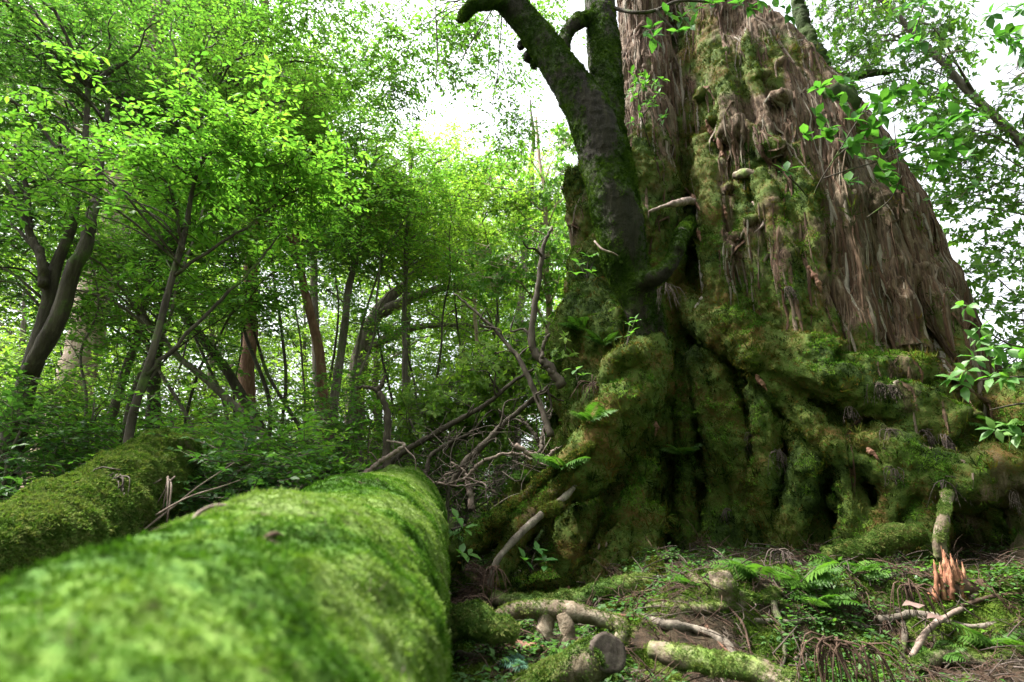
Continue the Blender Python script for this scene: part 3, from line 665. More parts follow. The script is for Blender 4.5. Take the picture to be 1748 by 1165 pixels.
for q in range(4):
    tp.append(blade_tuft('moss_tuft', tr_, 15, 0.028, 1.1, 0.13, 0.45, M['t_cedar'], 0.024))
frond_p = [blade_tuft('moss_frond', tr_, 12, 0.06, 1.3, 0.08, 0.9, M['t_cedar']) for q in range(3)]
vis = (y_ < AY + 0.8) & (cV2[:, 2] < 11.5) & ((cN2[:, 1] < 0.45))
wg = np.where(vis, np.clip(cmoss - 0.22, 0, 1) + 0.10 * sstep(0.0, 0.4, fbm(cV2 * 1.9 + 12, 3)) * (cV2[:, 2] < 8), 0)
pts, nr = sample_surface(cV2, cF, wg, 66000, rg)
scatter('moss', pts - nr * 0.008, align_euler(nr + np.array((0, 0, -0.15)), rg, 0.3), rg.uniform(0.55, 1.35, len(pts)), tp, cedar)
wg3 = wg * np.clip(cN2[:, 2] + 0.1, 0, 1) * sstep(-0.2, 0.4, fbm(cV2 * 1.4 + 80, 3)) * (cV2[:, 2] < 4.5)
pts, nr = sample_surface(cV2, cF, wg3, 13000, rg)
scatter('fresh_moss', pts - nr * 0.004, align_euler(nr, rg, 0.3), rg.uniform(0.5, 1.2, len(pts)), [blade_tuft('moss_tuft', tr_, 15, 0.032, 1.1, 0.13, 0.45, M['t_fresh'], 0.026) for q in range(3)], cedar)
wg2 = wg * sstep(0.0, 0.5, fbm(cV2 * 0.9 + 30, 3))
pts, nr = sample_surface(cV2, cF, wg2, 3500, rg)
scatter('moss_fronds', pts - nr * 0.01, align_euler(nr + np.array((0, 0, -0.5)), rg, 0.25), rg.uniform(0.6, 1.5, len(pts)), frond_p, cedar)

from mathutils.bvhtree import BVHTree
bvh_c = BVHTree.FromPolygons(cV2.tolist(), np.concatenate([f[:, :3] for f in cF] + [f[:, [0, 2, 3]] for f in cF if f.shape[1] == 4]).tolist())
bvh_g = BVHTree.FromPolygons(gV.tolist(), gF.tolist())
def surf(px, py, off=0.0, cedar_only=False):
    d = Vector(unit(ray(px, py))); best = None
    for t in ((bvh_c,) if cedar_only else (bvh_c, bvh_g)):
        h = t.ray_cast(Vector((0, 0, 0)), d, 60)
        if h[0] is not None and (best is None or h[3] < best[1]): best = (h[0], h[3])
    if best is None: return P(px, py, 7.0)
    return np.array(best[0] - d * off)

# shaggy, overlapping strips of fibrous bark
m_, t_, out_ = mat('fibrous bark strips'); g_ = geo(t_)
c_ = ramp(t_, [(0.0, (0.040, 0.022, 0.013)), (0.3, (0.078, 0.044, 0.027)), (0.6, (0.098, 0.066, 0.043)), (0.85, (0.14, 0.114, 0.086)), (1.0, (0.22, 0.195, 0.16))], g_.outputs['Random Per Island'])
n_ = ntex(t_, 40, 5, 0.7, scaled(t_, g_.outputs['Position'], (1, 1, 0.08)))
c_ = mixc(t_, 0.75, c_, ramp(t_, [(0.3, (0.25, 0.25, 0.25)), (0.7, (1.3, 1.3, 1.3))], n_), 'MULTIPLY')
p_ = nd(t_, 'ShaderNodeBsdfPrincipled'); p_.inputs['Roughness'].default_value = 0.9; p_.inputs['Specular IOR Level'].default_value = 0.15
t_.links.new(c_, p_.inputs['Base Color']); t_.links.new(bump(t_, n_, 0.8, 0.02), p_.inputs['Normal']); t_.links.new(p_.outputs[0], out_.inputs['Surface']); M['strip'] = m_
st = Acc()
wb_ = np.where((y_ < AY + 0.6) & (z_ > 1.0) & (z_ < 12.5) & (cN2[:, 1] < 0.4), np.clip(1.0 - cmoss, 0, 1) ** 1.6, 0)
sp, sn = sample_surface(cV2, cF, wb_, 3300, rg)
for p0, n0 in zip(sp, sn):
    L = rg.uniform(0.35, 1.5); wdt = 0.009 + 0.030 * rg.uniform() ** 2; k_ = 7; tilt = rg.normal(0, 0.07); lift = rg.uniform(-0.012, 0.008); curl = rg.uniform(0, 0.03) * (rg.uniform() < 0.15)
    cur = p0.copy(); n1 = n0; pts_ = []; nn_ = []
    for s in range(k_):
        pts_.append(cur + n1 * (lift + curl * (s / k_) ** 2)); nn_.append(n1)
        dn_ = np.array((tilt - 0.05, 0, -1.0)); dn_ = unit(dn_ - n1 * np.dot(dn_, n1)); nx = cur + dn_ * (L / k_)
        h = bvh_c.find_nearest(Vector(nx))
        if h[0] is None: break
        cur = np.array(h[0]); n2 = np.array(h[1]); n2 = n2 if np.dot(n2, n1) > 0 else -n2; n1 = unit(n1 * 0.5 + n2 * 0.5)
    if len(pts_) < 4: continue
    pts_ = np.array(pts_); nn_ = np.array(nn_); T_ = unit(np.gradient(pts_, axis=0)); S_ = unit(np.cross(T_, nn_)); kk = len(pts_)
    wv = wdt * np.array([0.35, 0.8, 1.0, 0.95, 1.0, 0.75, 0.2])[:kk, None] * rg.uniform(0.75, 1.25, (kk, 1)); th_ = wdt * 0.32 + 0.004
    Vs = np.stack([pts_ - S_ * wv - nn_ * 0.02, pts_ - S_ * wv * 0.6 + nn_ * th_, pts_ + S_ * wv * 0.5 + nn_ * th_ * 0.9, pts_ + S_ * wv - nn_ * 0.02], 1).reshape(-1, 3)
    ii_ = np.arange(kk - 1)[:, None] * 4; jj_ = np.arange(3)[None]
    st.add(Vs, np.stack([ii_ + jj_, ii_ + jj_ + 1, ii_ + jj_ + 5, ii_ + jj_ + 4], -1).reshape(-1, 4))
o = link('bark_strips', st.mesh('bark_strips', M['strip'], False), cedar); o['kind'] = 'stuff'

# free roots and dead snags of the cedar: each a part
def croot(name, pth, r, m, sides=10, rough=0.18, freq=5, label=None, n=None):
    L_ = np.linalg.norm(np.diff(np.asarray(pth), axis=0), axis=1).sum(); n = n or max(44, int(L_ / 0.025))
    V, Q, T3 = tube(pth, r, sides + 4, n, rough * 1.5, freq)
    me = mesh_np(name, V, [Q, T3], M[m])
    if m in ('cedar', 'epi_bark'):
        mo_ = np.clip(0.85 + 0.7 * fbm(V * 2.3, 3), 0, 1); fattr(me, 'moss', mo_)
    o = link(name, me, cedar)
    if m == 'cedar':
        pt, nr_ = sample_surface(V, [Q, T3], np.clip(mo_ - 0.1, 0.02, 1), int(1100 * L_), rg); scatter('moss', pt - nr_ * 0.006, align_euler(nr_, rg, 0.3), rg.uniform(0.5, 1.1, len(pt)), tp, o)
    if label: o['label'] = label
    return o
croot('root', [surf(985, 826, -0.03, True), surf(965, 848, 0.02, True), P(935, 870, 5.75), P(895, 905, 5.6), P(862, 940, 5.5), P(845, 965, 5.45), P(835, 1000, 5.45)], [0.022, 0.034, 0.034, 0.03, 0.02], 'bark_grey', label='thin bare root slanting down before the hollow')
for pth in ([(985, 800), (925, 866), (870, 905), (815, 940), (785, 975)], [(960, 850), (915, 905), (880, 960), (850, 1003), (815, 1018)], [(1045, 890), (1015, 945), (965, 990), (900, 1015)], [(1010, 760), (950, 812), (900, 850), (850, 885), (800, 905)], [(1085, 930), (1060, 985), (1010, 1018), (960, 1030)], [(1125, 960), (1110, 1005), (1085, 1030), (1030, 1040)]):
    croot('root', [surf(a + rg.normal(0, 6), b_ + rg.normal(0, 5), 0.0) for a, b_ in spline(np.array(pth, float), 7)], [0.04, 0.055, 0.045, 0.05, 0.03, 0.015], 'cedar', 8, 0.35, 4)
croot('root', [P(905, 880, 5.95), P(880, 915, 5.8), P(862, 955, 5.7), P(850, 1000, 5.65)], [0.13, 0.12, 0.11, 0.09], 'cedar')
croot('root', [P(1060, 690, 6.3), P(1052, 740, 6.2), P(1035, 790, 6.15), P(1015, 830, 6.1)], [0.07, 0.06, 0.05, 0.03], 'cedar')
croot('snag', [stem_hit(1190, 345, 0.05), P(1165, 345, 7.1), P(1135, 352, 7.0), P(1108, 362, 6.95)], [0.06, 0.05, 0.045, 0.03, 0.012], 'dead_pale', rough=0.35, label='pale broken stub of dead wood')
croot('snag', [stem_hit(1255, 300, 0.0), stem_hit(1275, 296, 0.14), stem_hit(1310, 303, 0.12), stem_hit(1318, 310, 0.0)], [0.05, 0.065, 0.06, 0.03], 'lichen')
croot('root', [stem_hit(1285, 345, 0.1), stem_hit(1300, 370, 0.15), stem_hit(1302, 385, 0.15), stem_hit(1285, 400, 0.08)], [0.018, 0.02, 0.02, 0.015], 'dead_pale')
croot('root', [stem_hit(1150, 250, 0.1), stem_hit(1142, 215, 0.15), stem_hit(1155, 185, 0.2), stem_hit(1172, 168, 0.15)], [0.025, 0.02, 0.018, 0.01], 'dead_pale')
for a_ in ([(1205, 205), (1215, 230), (1225, 250)], [(1222, 225), (1235, 265), (1245, 280)], [(1180, 330), (1195, 360)], [(1190, 390), (1196, 412)], [(1380, 455), (1395, 480), (1402, 500)], [(1235, 350), (1240, 375)], [(1480, 765), (1500, 785)], [(1290, 640), (1310, 668)], [(1120, 720), (1118, 745)]):
    croot('exposed_wood', [surf(q0, q1, 0.02, True) for q0, q1 in a_], [0.012, 0.035, 0.03, 0.006], 'orange', 6, 0.5, 11)
# mossy limb stub on the cedar's right side and a broken limb higher up
croot('limb', [stem_hit(1420, 190, -0.2), P(1415, 150, 9.4), P(1395, 100, 9.6), P(1375, 50, 9.8), P(1350, -30, 10.0)], [0.32, 0.22, 0.17, 0.15, 0.12], 'epi_bark', 12, 0.3, 3)
croot('limb', [P(1395, 100, 9.6), P(1330, 60, 9.5), P(1290, 40, 9.5)], [0.06, 0.05, 0.03], 'epi_bark', 8)
croot('limb', [P(1415, 140, 9.4), P(1470, 128, 9.4), P(1530, 122, 9.4)], [0.13, 0.09, 0.04], 'epi_bark', 8)

# ================================================================== LEANING TREE growing on the cedar
lean = empty('leaning_tree', P(1110, 560, 6.5), 'dark mossy forked tree leaning out of the giant cedar', 'tree')
A = Acc()
A.add(*tube([P(1125, 600, 6.75), P(1105, 545, 6.6), P(1082, 490, 6.45), P(1064, 430, 6.35), P(1052, 360, 6.3), P(1036, 280, 6.3), P(1012, 205, 6.3), P(985, 160, 6.3), P(948, 105, 6.3), P(905, 45, 6.3), P(860, -5, 6.25), P(820, -60, 6.2), P(770, -180, 6.1)],
            [0.16, 0.20, 0.25, 0.29, 0.30, 0.32, 0.31, 0.265, 0.22, 0.20, 0.185, 0.17, 0.12], 26, 110, 0.05, 2))
A.add(*tube([P(1042, 300, 6.3), P(1035, 215, 6.35), P(1034, 130, 6.4), P(1027, 40, 6.5), P(1022, -40, 6.6), P(1030, -200, 6.7), P(1010, -420, 6.9)], [0.28, 0.24, 0.23, 0.22, 0.20, 0.17, 0.1], 22, 80, 0.05, 2))
A.add(*tube([P(1005, 30, 6.4), P(985, 38, 6.3), P(970, 55, 6.3), P(960, 85, 6.3)], [0.09, 0.10, 0.10, 0.10], 12, 24, 0.15, 4))
A.add(*tube([P(870, 10, 6.25), P(840, 5, 6.15), P(808, 12, 6.1), P(790, 28, 6.1), P(783, 38, 6.1)], [0.11, 0.09, 0.085, 0.07, 0.03], 12, 24, 0.25, 5))
A.add(*tube([P(1068, 450, 6.35), P(1092, 480, 6.25), P(1125, 470, 6.2), P(1150, 440, 6.25), P(1162, 405, 6.45), surf(1182, 375, 0.02, True), surf(1196, 350, -0.15, True)], [0.14, 0.11, 0.10, 0.10, 0.10, 0.09, 0.07], 12, 50, 0.2, 3))
A.add(*tube([P(1078, 480, 6.4), P(1095, 540, 6.45), P(1110, 620, 6.5), P(1118, 700, 6.5)], [0.2, 0.16, 0.12, 0.06], 12, 34, 0.15, 3))
for (px, py, r) in [(897, 62, 0.09), (889, 78, 0.07), (902, 98, 0.08), (912, 110, 0.06)]:
    A.add(*blob(P(px, py, 6.6), (r, r, r * 1.2), 10, 0.4, px))
lV, lF = remesh(A, 0.022, 2); lN = vnormals(lV, lF)
lm_ = np.clip(0.35 + 0.8 * fbm(lV * np.array((1.6, 1.6, 0.9)), 4) + 0.35 * np.clip(lN[:, 2] - 0.1 * lN[:, 1], -0.6, 1) + 0.3 * np.abs(lN[:, 0]), 0, 1)
lV = lV + lN * (0.010 * fbm(lV * 12, 3) + 0.008 * fbm(lV * 4, 2))[:, None]
me = mesh_np('leaning_trunk', lV, lF, M['epi_bark']); fattr(me, 'moss', lm_); link('trunk', me, lean)
ep = [blade_tuft('moss_tuft', tr_, 22, 0.02, 1.0, 0.12, 0.5, M['t_epi'], 0.018) for q in range(3)]
pts, nr = sample_surface(lV, lF, np.clip(lm_ - 0.22, 0, 1) * (lV[:, 2] < 11), 34000, rg)
scatter('moss', pts - nr * 0.006, align_euler(nr + np.array((0, 0, -0.2)), rg, 0.3), rg.uniform(0.5, 1.3, len(pts)), ep, lean)
V, Q, T3 = tube([P(1015, 412, 5.95), P(1028, 426, 5.85), P(1045, 432, 5.85), P(1055, 437, 5.88)], [0.012, 0.013, 0.012, 0.006], 6, 12)
link('dead_twig', mesh_np('dead_twig', V, [Q, T3], M['dead_pale']), lean)

# ================================================================== FALLEN LOGS
def mossy_log(name, label, path, rad, mt, tuft, ntuft, voxel, amp, wfun, extras=(), tscale=1.0):
    A = Acc(); A.add(*tube(path, rad, 40, 120, 0.05, 1.4))
    for e in extras: A.add(*e)
    V, F = remesh(A, voxel, 2); N = vnormals(V, F)
    mo = np.clip(wfun(V, N), 0, 1)
    V = V + N * (amp * fbm(V * 2.6, 3) + amp * 0.55 * fbm(V * 9, 3))[:, None]
    root = empty(name, path[len(path) // 2] - np.array((0, 0, rad[len(rad) // 2])), label, 'log', 'fallen mossy logs')
    me = mesh_np(name, V, F, M[mt]); fattr(me, 'moss', mo); link('log_body', me, root)
    pts, nr = sample_surface(V, F, np.clip(mo - 0.25, 0, 1) * (V[:, 1] > -0.4), ntuft, rg)
    scatter('moss', pts - nr * 0.006, align_euler(nr, rg, 0.35), rg.uniform(0.5, 1.4, len(pts)) * tscale, tuft, root)
    return root
ld = unit(ray(766, 778) / ray(766, 778)[1])
lc = np.array((-0.50, 0, -0.64))
tt = np.array((-2.0, -0.5, 0.6, 1.4, 2.4, 3.6, 4.8, 5.8, 6.5))
logpath = np.array([lc + ld * t for t in tt]) + np.array([(0, 0, 0), (0, 0, 0), (0, 0, 0), (0, 0, 0.0), (0, 0, 0.0), (0, 0, 0.01), (0.0, 0, 0.0), (0, 0, 0.03), (0.02, 0, 0.02)])
logr = [0.47, 0.47, 0.475, 0.485, 0.505, 0.50, 0.49, 0.48, 0.40]
lt = [blade_tuft('moss_tuft', tr_, 36, 0.009, 1.0, 0.16, 0.3, M['t_log'], 0.016) for q in range(3)]
mossy_log('mossy_log', 'huge near log thickly covered in bright green moss, running toward the cedar', logpath, logr, 'log', lt, 85000, 0.018, 0.024,
          lambda V, N: 0.95 + 0.5 * fbm(V * np.array((1.6, 0.9, 1.6)), 3) - 0.9 * (N[:, 2] < -0.1) + 0.3 * N[:, 2], extras=[blob(logpath[-2] + np.array((0, 0.1, 0.36)), (0.3, 0.25, 0.14), 12, 0.4), blob(logpath[-1] + np.array((-0.1, 0.1, 0.2)), (0.25, 0.25, 0.2), 12, 0.4)])
lp2 = [P(-240, 1080, 2.7), P(-90, 1010, 3.1), P(60, 935, 3.6), P(160, 880, 4.1), P(235, 830, 4.6), P(285, 800, 5.0)]
lp2 = [p + np.array((0, 0, 0)) for p in lp2]
lt2 = [blade_tuft('moss_tuft', tr_, 30, 0.018, 1.0, 0.14, 0.4, M['t_log2'], 0.024) for q in range(3)]
mossy_log('mossy_log', 'hump-ended mossy log behind the near log at the left edge', np.array(lp2), [0.30, 0.30, 0.32, 0.32, 0.31, 0.25], 'log2', lt2, 20000, 0.02, 0.04,
          lambda V, N: 0.9 + 0.6 * fbm(V * 1.8, 3) - 0.5 * (N[:, 2] < -0.2), extras=[blob(P(275, 790, 4.9), (0.27, 0.24, 0.24), 14, 0.4, 2), blob(P(180, 845, 4.4), (0.26, 0.22, 0.2), 14, 0.4, 6)])
# ================================================================== FOREST BEHIND AND AROUND
def path(pts, Y0, Y1=None):
    Y1 = Y0 if Y1 is None else Y1; n = len(pts)
    out = [P(a, b, Y0 + (Y1 - Y0) * i / max(n - 1, 1)) for i, (a, b) in enumerate(pts)]
    g = gz(np.array([out[0][0]]), np.array([out[0][1]]))[0]
    if out[0][2] > g - 0.1: out.insert(0, np.array((out[0][0] + (out[0][0] - out[1][0]) * 0.2, out[0][1], g - 0.15)))
    return out
def C(px, py, Y, rx, rz=None, ry=None, n=20):
    rz = rx if rz is None else rz; ry = rx if ry is None else ry
    return (P(px, py, Y), (rx, ry, rz), n)
BT = 'broadleaf_tree'
G_T = 'trees of the forest behind'
forest_tree(BT, 'dark trunk forking into three stems at the left edge', 'tree', path([(-10, 850), (18, 740), (40, 660), (60, 600), (80, 530), (100, 450), (125, 380), (140, 280), (150, 150)], 6.2, 6.6), [0.14, 0.12, 0.095, 0.07, 0.05, 0.03],
            [C(90, 90, 6.8, 2.0, 1.2, 1.6, 46), C(-40, 300, 6.5, 1.2, 1.2, 1.2, 20), C(140, 200, 7.2, 1.3, 0.8, 1.2, 20), C(40, 470, 6.8, 0.7, 0.5, 0.6, 6)], 11, 0.085, 9, 0.5, 10, lm='leaf_dark', bm='bark_dark', group=G_T,
            extra=[([P(48, 640, 6.2), P(85, 570, 6.1), P(128, 465, 6.1), P(150, 400, 6.2), P(165, 330, 6.4), P(185, 180, 6.8)], [0.09, 0.085, 0.07, 0.03]), ([P(74, 490, 6.3), P(70, 440, 6.3), P(50, 390, 6.4), P(45, 300, 6.5)], [0.06, 0.05, 0.03])])
forest_tree(BT, 'pale thick sunlit trunk leaning right behind the dark forked tree', 'tree', path([(70, 850), (95, 760), (130, 640), (165, 500), (200, 360), (235, 220), (265, 60), (290, -80)], 10.5, 11.5), [0.36, 0.33, 0.30, 0.26, 0.16],
            [C(210, 40, 11, 3.0, 1.8, 2.4, 50), C(330, 130, 11.5, 2.4, 1.6, 2, 30), C(60, 180, 10.5, 2.0, 1.5, 2, 22)], 12, 0.10, 10, 0.7, 12, lm='leaf_dark', bm='bark_pale', group=G_T)
forest_tree(BT, 'pale slim trunk low between the left trunks', 'tree', path([(60, 830), (85, 730), (110, 650), (132, 560), (150, 480), (170, 380)], 14, 15), [0.22, 0.19, 0.15, 0.08], [C(150, 330, 15, 2.6, 2, 2.4, 30)], 13, 0.12, 9, 0.8, 10, lm='leaf_mid', bm='bark_pale', group=G_T)
forest_tree(BT, 'slender grey trunk leaning right beside the hump-ended log', 'tree', path([(170, 800), (190, 730), (215, 640), (245, 510), (272, 420), (285, 330), (300, 200)], 7.5, 8), [0.07, 0.06, 0.05, 0.03], [C(330, 130, 8.2, 1.6, 1.2, 1.4, 30), C(250, 420, 7.8, 0.8, 0.5, 0.7, 8)], 14, 0.085, 9, 0.5, 10, lm='leaf_mid', bm='bark_grey', group=G_T)
forest_tree(BT, 'dark trunk with mossy burr rising behind the hump-ended log', 'tree', path([(262, 780), (262, 700), (265, 620), (285, 500), (300, 400), (340, 310), (352, 250), (380, 100)], 7.8, 8.6), [0.10, 0.09, 0.08, 0.06, 0.03], [C(430, 150, 9, 2.2, 1.4, 1.8, 46), C(200, 500, 8, 0.8, 0.5, 0.7, 8)], 15, 0.085, 9, 0.55, 10, lm='leaf_mid', bm='bark_dark', group=G_T)
forest_tree(BT, 'stem leaning left across the middle of the left woods', 'tree', path([(480, 800), (455, 745), (420, 690), (375, 620), (330, 560), (300, 510), (280, 430)], 8, 8.6), [0.08, 0.075, 0.065, 0.04], [C(250, 350, 8.8, 1.2, 0.9, 1.1, 22), C(330, 480, 8.4, 0.7, 0.5, 0.6, 8)], 16, 0.08, 9, 0.5, 10, lm='leaf_mid', bm='bark_dark', group=G_T)
forest_tree(BT, 'stem leaning far left low behind the two logs', 'tree', path([(500, 830), (470, 770), (435, 730), (395, 690), (345, 640), (300, 600), (240, 540)], 7, 7.4), [0.06, 0.055, 0.045, 0.03], [C(200, 480, 7.5, 1.0, 0.6, 0.9, 14)], 17, 0.08, 9, 0.5, 9, lm='leaf_bright', bm='bark_grey', group=G_T)
forest_tree(BT, 'thick dark reddish trunk straight up in the left middle', 'tree', path([(415, 830), (420, 740), (425, 600), (430, 430), (440, 270), (450, 100), (455, -60)], 12, 12.5), [0.20, 0.18, 0.16, 0.13, 0.08], [C(400, 40, 12.5, 2.5, 1.9, 2.4, 54), C(480, 200, 12.5, 1.7, 1.2, 1.6, 24)], 18, 0.10, 10, 0.7, 12, lm='leaf_dark', bm='bark_red', group=G_T)
forest_tree(BT, 'brown kinked trunk standing left of the hooked dead snag', 'tree', path([(556, 830), (555, 740), (550, 650), (536, 560), (520, 480), (505, 410), (495, 320), (480, 180)], 9, 9.6), [0.10, 0.09, 0.08, 0.06, 0.03], [C(500, 240, 9.8, 1.6, 1.1, 1.5, 40), C(420, 300, 9.4, 1.3, 0.9, 1.2, 18), C(600, 330, 9.6, 1.1, 0.8, 1.0, 14)], 19, 0.085, 9, 0.55, 11, lm='leaf_mid', bm='bark_red', group=G_T)
forest_tree(BT, 'grey twin trunk right beside the brown kinked one', 'tree', path([(578, 830), (572, 740), (574, 660), (582, 590), (600, 470), (615, 380), (640, 260)], 9.6, 10.4), [0.11, 0.09, 0.07, 0.03], [C(640, 300, 10.6, 1.5, 1.0, 1.4, 30), C(560, 420, 10, 1.0, 0.8, 1.0, 12)], 20, 0.09, 9, 0.55, 10, lm='leaf_bright', bm='bark_grey', group=G_T)
forest_tree(BT, 'thin straight trunk right of the hooked dead snag', 'tree', path([(683, 800), (686, 700), (690, 600), (690, 480), (695, 370), (705, 260)], 11, 11.5), [0.07, 0.06, 0.05, 0.03], [C(720, 350, 11.8, 1.7, 1.1, 1.6, 30), C(640, 440, 11.5, 1.1, 0.8, 1.0, 12), C(760, 430, 11.5, 1.0, 0.7, 1.0, 10)], 22, 0.09, 9, 0.6, 10, lm='leaf_far', bm='bark_grey', group=G_T)
forest_tree(BT, 'slim trunk in the bright gap between snag and cedar', 'tree', path([(808, 820), (810, 700), (812, 600), (812, 480), (818, 380)], 14, 14.5), [0.06, 0.055, 0.05, 0.03], [C(810, 390, 14.8, 2.2, 1.5, 2, 34)], 23, 0.10, 9, 0.65, 10, lm='leaf_far', bm='bark_pale', group=G_T)
forest_tree(BT, 'pale slim trunk just left of the cedar with whorled leaves', 'tree', path([(940, 780), (938, 640), (935, 500), (932, 400), (925, 300), (915, 200)], 11, 11.5), [0.08, 0.075, 0.06, 0.03], [C(935, 330, 11.5, 1.3, 1.3, 1.2, 26), C(905, 480, 10.5, 1.0, 0.9, 1.0, 16), C(930, 590, 10.0, 0.9, 0.7, 0.9, 12)], 24, 0.12, 8, 0.4, 12, lm='leaf_bright', bm='bark_pale', group=G_T, whorl=True)
forest_tree(BT, 'far feathery tree top against the sky left of the leaning tree', 'tree', path([(880, 800), (890, 500), (905, 330), (910, 230), (905, 170)], 20, 20), [0.2, 0.15, 0.1, 0.03], [C(905, 330, 20, 1.6, 1.7, 1.5, 30), C(880, 380, 20, 2.4, 1.8, 2, 26)], 25, 0.12, 9, 0.8, 10, lm='leaf_far', bm='bark_grey', group=G_T)
forest_tree(BT, 'far mossy-limbed tree spreading across the bright gap', 'tree', path([(600, 820), (610, 650), (640, 540), (700, 480), (760, 420)], 16, 16), [0.35, 0.3, 0.25, 0.15, 0.06], [C(700, 420, 16, 2.5, 1.6, 2.2, 30), C(820, 540, 16, 1.8, 0.9, 1.6, 12)], 26, 0.11, 9, 0.7, 10, lm='leaf_far', bm='bark_grey', group=G_T,
            extra=[([P(640, 540, 16), P(700, 510, 15.8), P(770, 490, 15.6), P(850, 500, 15.4)], [0.2, 0.14, 0.1, 0.04]), ([P(620, 600, 16), P(690, 565, 15.7), P(760, 555, 15.5), P(840, 560, 15.4)], [0.16, 0.11, 0.07, 0.03])])
# thin stems slanting through the woods
for k_, (lab, pts_, Y, r) in enumerate([('thin stem crossing right in front of the dark burr trunk', [(225, 690), (290, 545), (335, 400), (365, 300)], 7.0, 0.028), ('long thin stem slanting right through the left woods', [(330, 660), (370, 590), (430, 500), (560, 380)], 7.4, 0.022), ('thin stem leaning left beside the thick reddish trunk', [(400, 760), (350, 610), (300, 520), (270, 380)], 8.5, 0.03),
        ('thin upright stem right of the thick reddish trunk', [(485, 700), (478, 560), (462, 430), (455, 300)], 8.8, 0.03), ('thin stem bending right under the bright crowns', [(600, 700), (620, 560), (655, 450), (700, 350)], 10, 0.03), ('thin stem left of the bright gap', [(745, 720), (752, 600), (765, 480), (770, 380)], 10.5, 0.028), ('thin stem slanting left over the hump-ended log', [(330, 760), (275, 640), (225, 520), (160, 400)], 7.2, 0.026),
        ('thin stem rising from behind the far log end', [(540, 800), (470, 660), (430, 560), (400, 420)], 7.8, 0.03), ('twisted thin stem at the left edge', [(130, 780), (150, 680), (145, 600), (170, 520), (150, 430)], 7.0, 0.022), ('thin pale stem between the crossing stems', [(190, 800), (250, 660), (300, 600), (420, 520)], 6.6, 0.018), ('slim leaning stem behind the hooked snag', [(620, 790), (605, 690), (640, 560), (650, 430)], 9.5, 0.03)]):
    forest_tree('thin_tree', lab, 'tree', path(pts_, Y, Y + 0.5), [r, r * 0.9, r * 0.7, r * 0.35], [C(pts_[-1][0], pts_[-1][1] - 30, Y + 0.5, 0.9, 0.6, 0.8, 9), C(pts_[2][0] + 20, pts_[2][1], Y + 0.4, 0.7, 0.4, 0.6, 5)], 130 + k_, 0.085, 9, 0.45, 9, lm='leaf_bright', bm='bark_dark' if k_ % 2 else 'bark_grey', group='thin slanting stems', limb_r=0.009, sides=7)
rgq = np.random.default_rng(640); ORD = ['leftmost', 'second from left', 'third from left', 'fourth from left', 'fifth from left', 'sixth from left', 'sixth from right', 'fifth from right', 'fourth from right', 'third from right', 'second from right', 'rightmost']
for k_ in range(12):
    x0 = 110 + 68 * k_ + rgq.uniform(-20, 20); dx = rgq.uniform(-40, 40); Y = rgq.uniform(9, 14); r = rgq.uniform(0.025, 0.045)
    forest_tree('slim_tree', ORD[k_] + ' of the slim dark stems deep in the background woods', 'tree', path([(x0, 810), (x0 + dx * 0.4 + rgq.normal(0, 10), 680), (x0 + dx * 0.8 + rgq.normal(0, 12), 540), (x0 + dx * 1.3, 380)], Y, Y + 0.4), [r, r * 0.9, r * 0.7, r * 0.35], [C(x0 + dx * 1.3, 370, Y + 0.4, 1.1, 0.8, 1.0, 10)], 640 + k_, 0.09, 9, 0.5, 9, lm='leaf_far', bm='bark_dark', group='slim stems deep in the woods', limb_r=0.01, sides=7)
# bright crowns further back, sunlight put into their leaf colour as well
for k_, (lab, bx, cx, cyy, Y, rad, n) in enumerate([('sunlit yellow-green tree below the open sky', 690, 700, 300, 17, 2.3, 44), ('sunlit tree filling the gap above the dead branches', 780, 800, 400, 20, 2.6, 44), ('tall sunlit tree top left of the open sky', 540, 530, 170, 15, 2.1, 46),
                              ('low sunlit tree behind the dead branches', 850, 850, 560, 15, 2.2, 36), ('light green tree low between the thin trunks', 640, 640, 600, 17, 2.6, 40), ('light green tree behind the left trunks', 30, 40, 560, 18, 3.4, 48), ('light green tree behind the thick reddish trunk', 360, 360, 520, 18, 3.2, 44), ('far tree behind the kinked brown trunk', 520, 520, 600, 20, 3.2, 40)]):
    forest_tree(BT, lab, 'tree', path([(bx, 840), (bx + 4, 700), ((bx + cx) / 2, (700 + cyy) / 2), (cx, cyy), (cx, cyy - 60)], Y), [0.18, 0.15, 0.12, 0.08, 0.03], [C(cx, cyy, Y, rad, rad * 0.8, rad, n), C(cx - 40, cyy + 110, Y - 0.5, rad * 0.8, rad * 0.5, rad, n // 2)], 40 + k_, 0.11, 9, 0.7, 11, lm='leaf_far', bm='bark_grey', group='sunlit trees far behind')
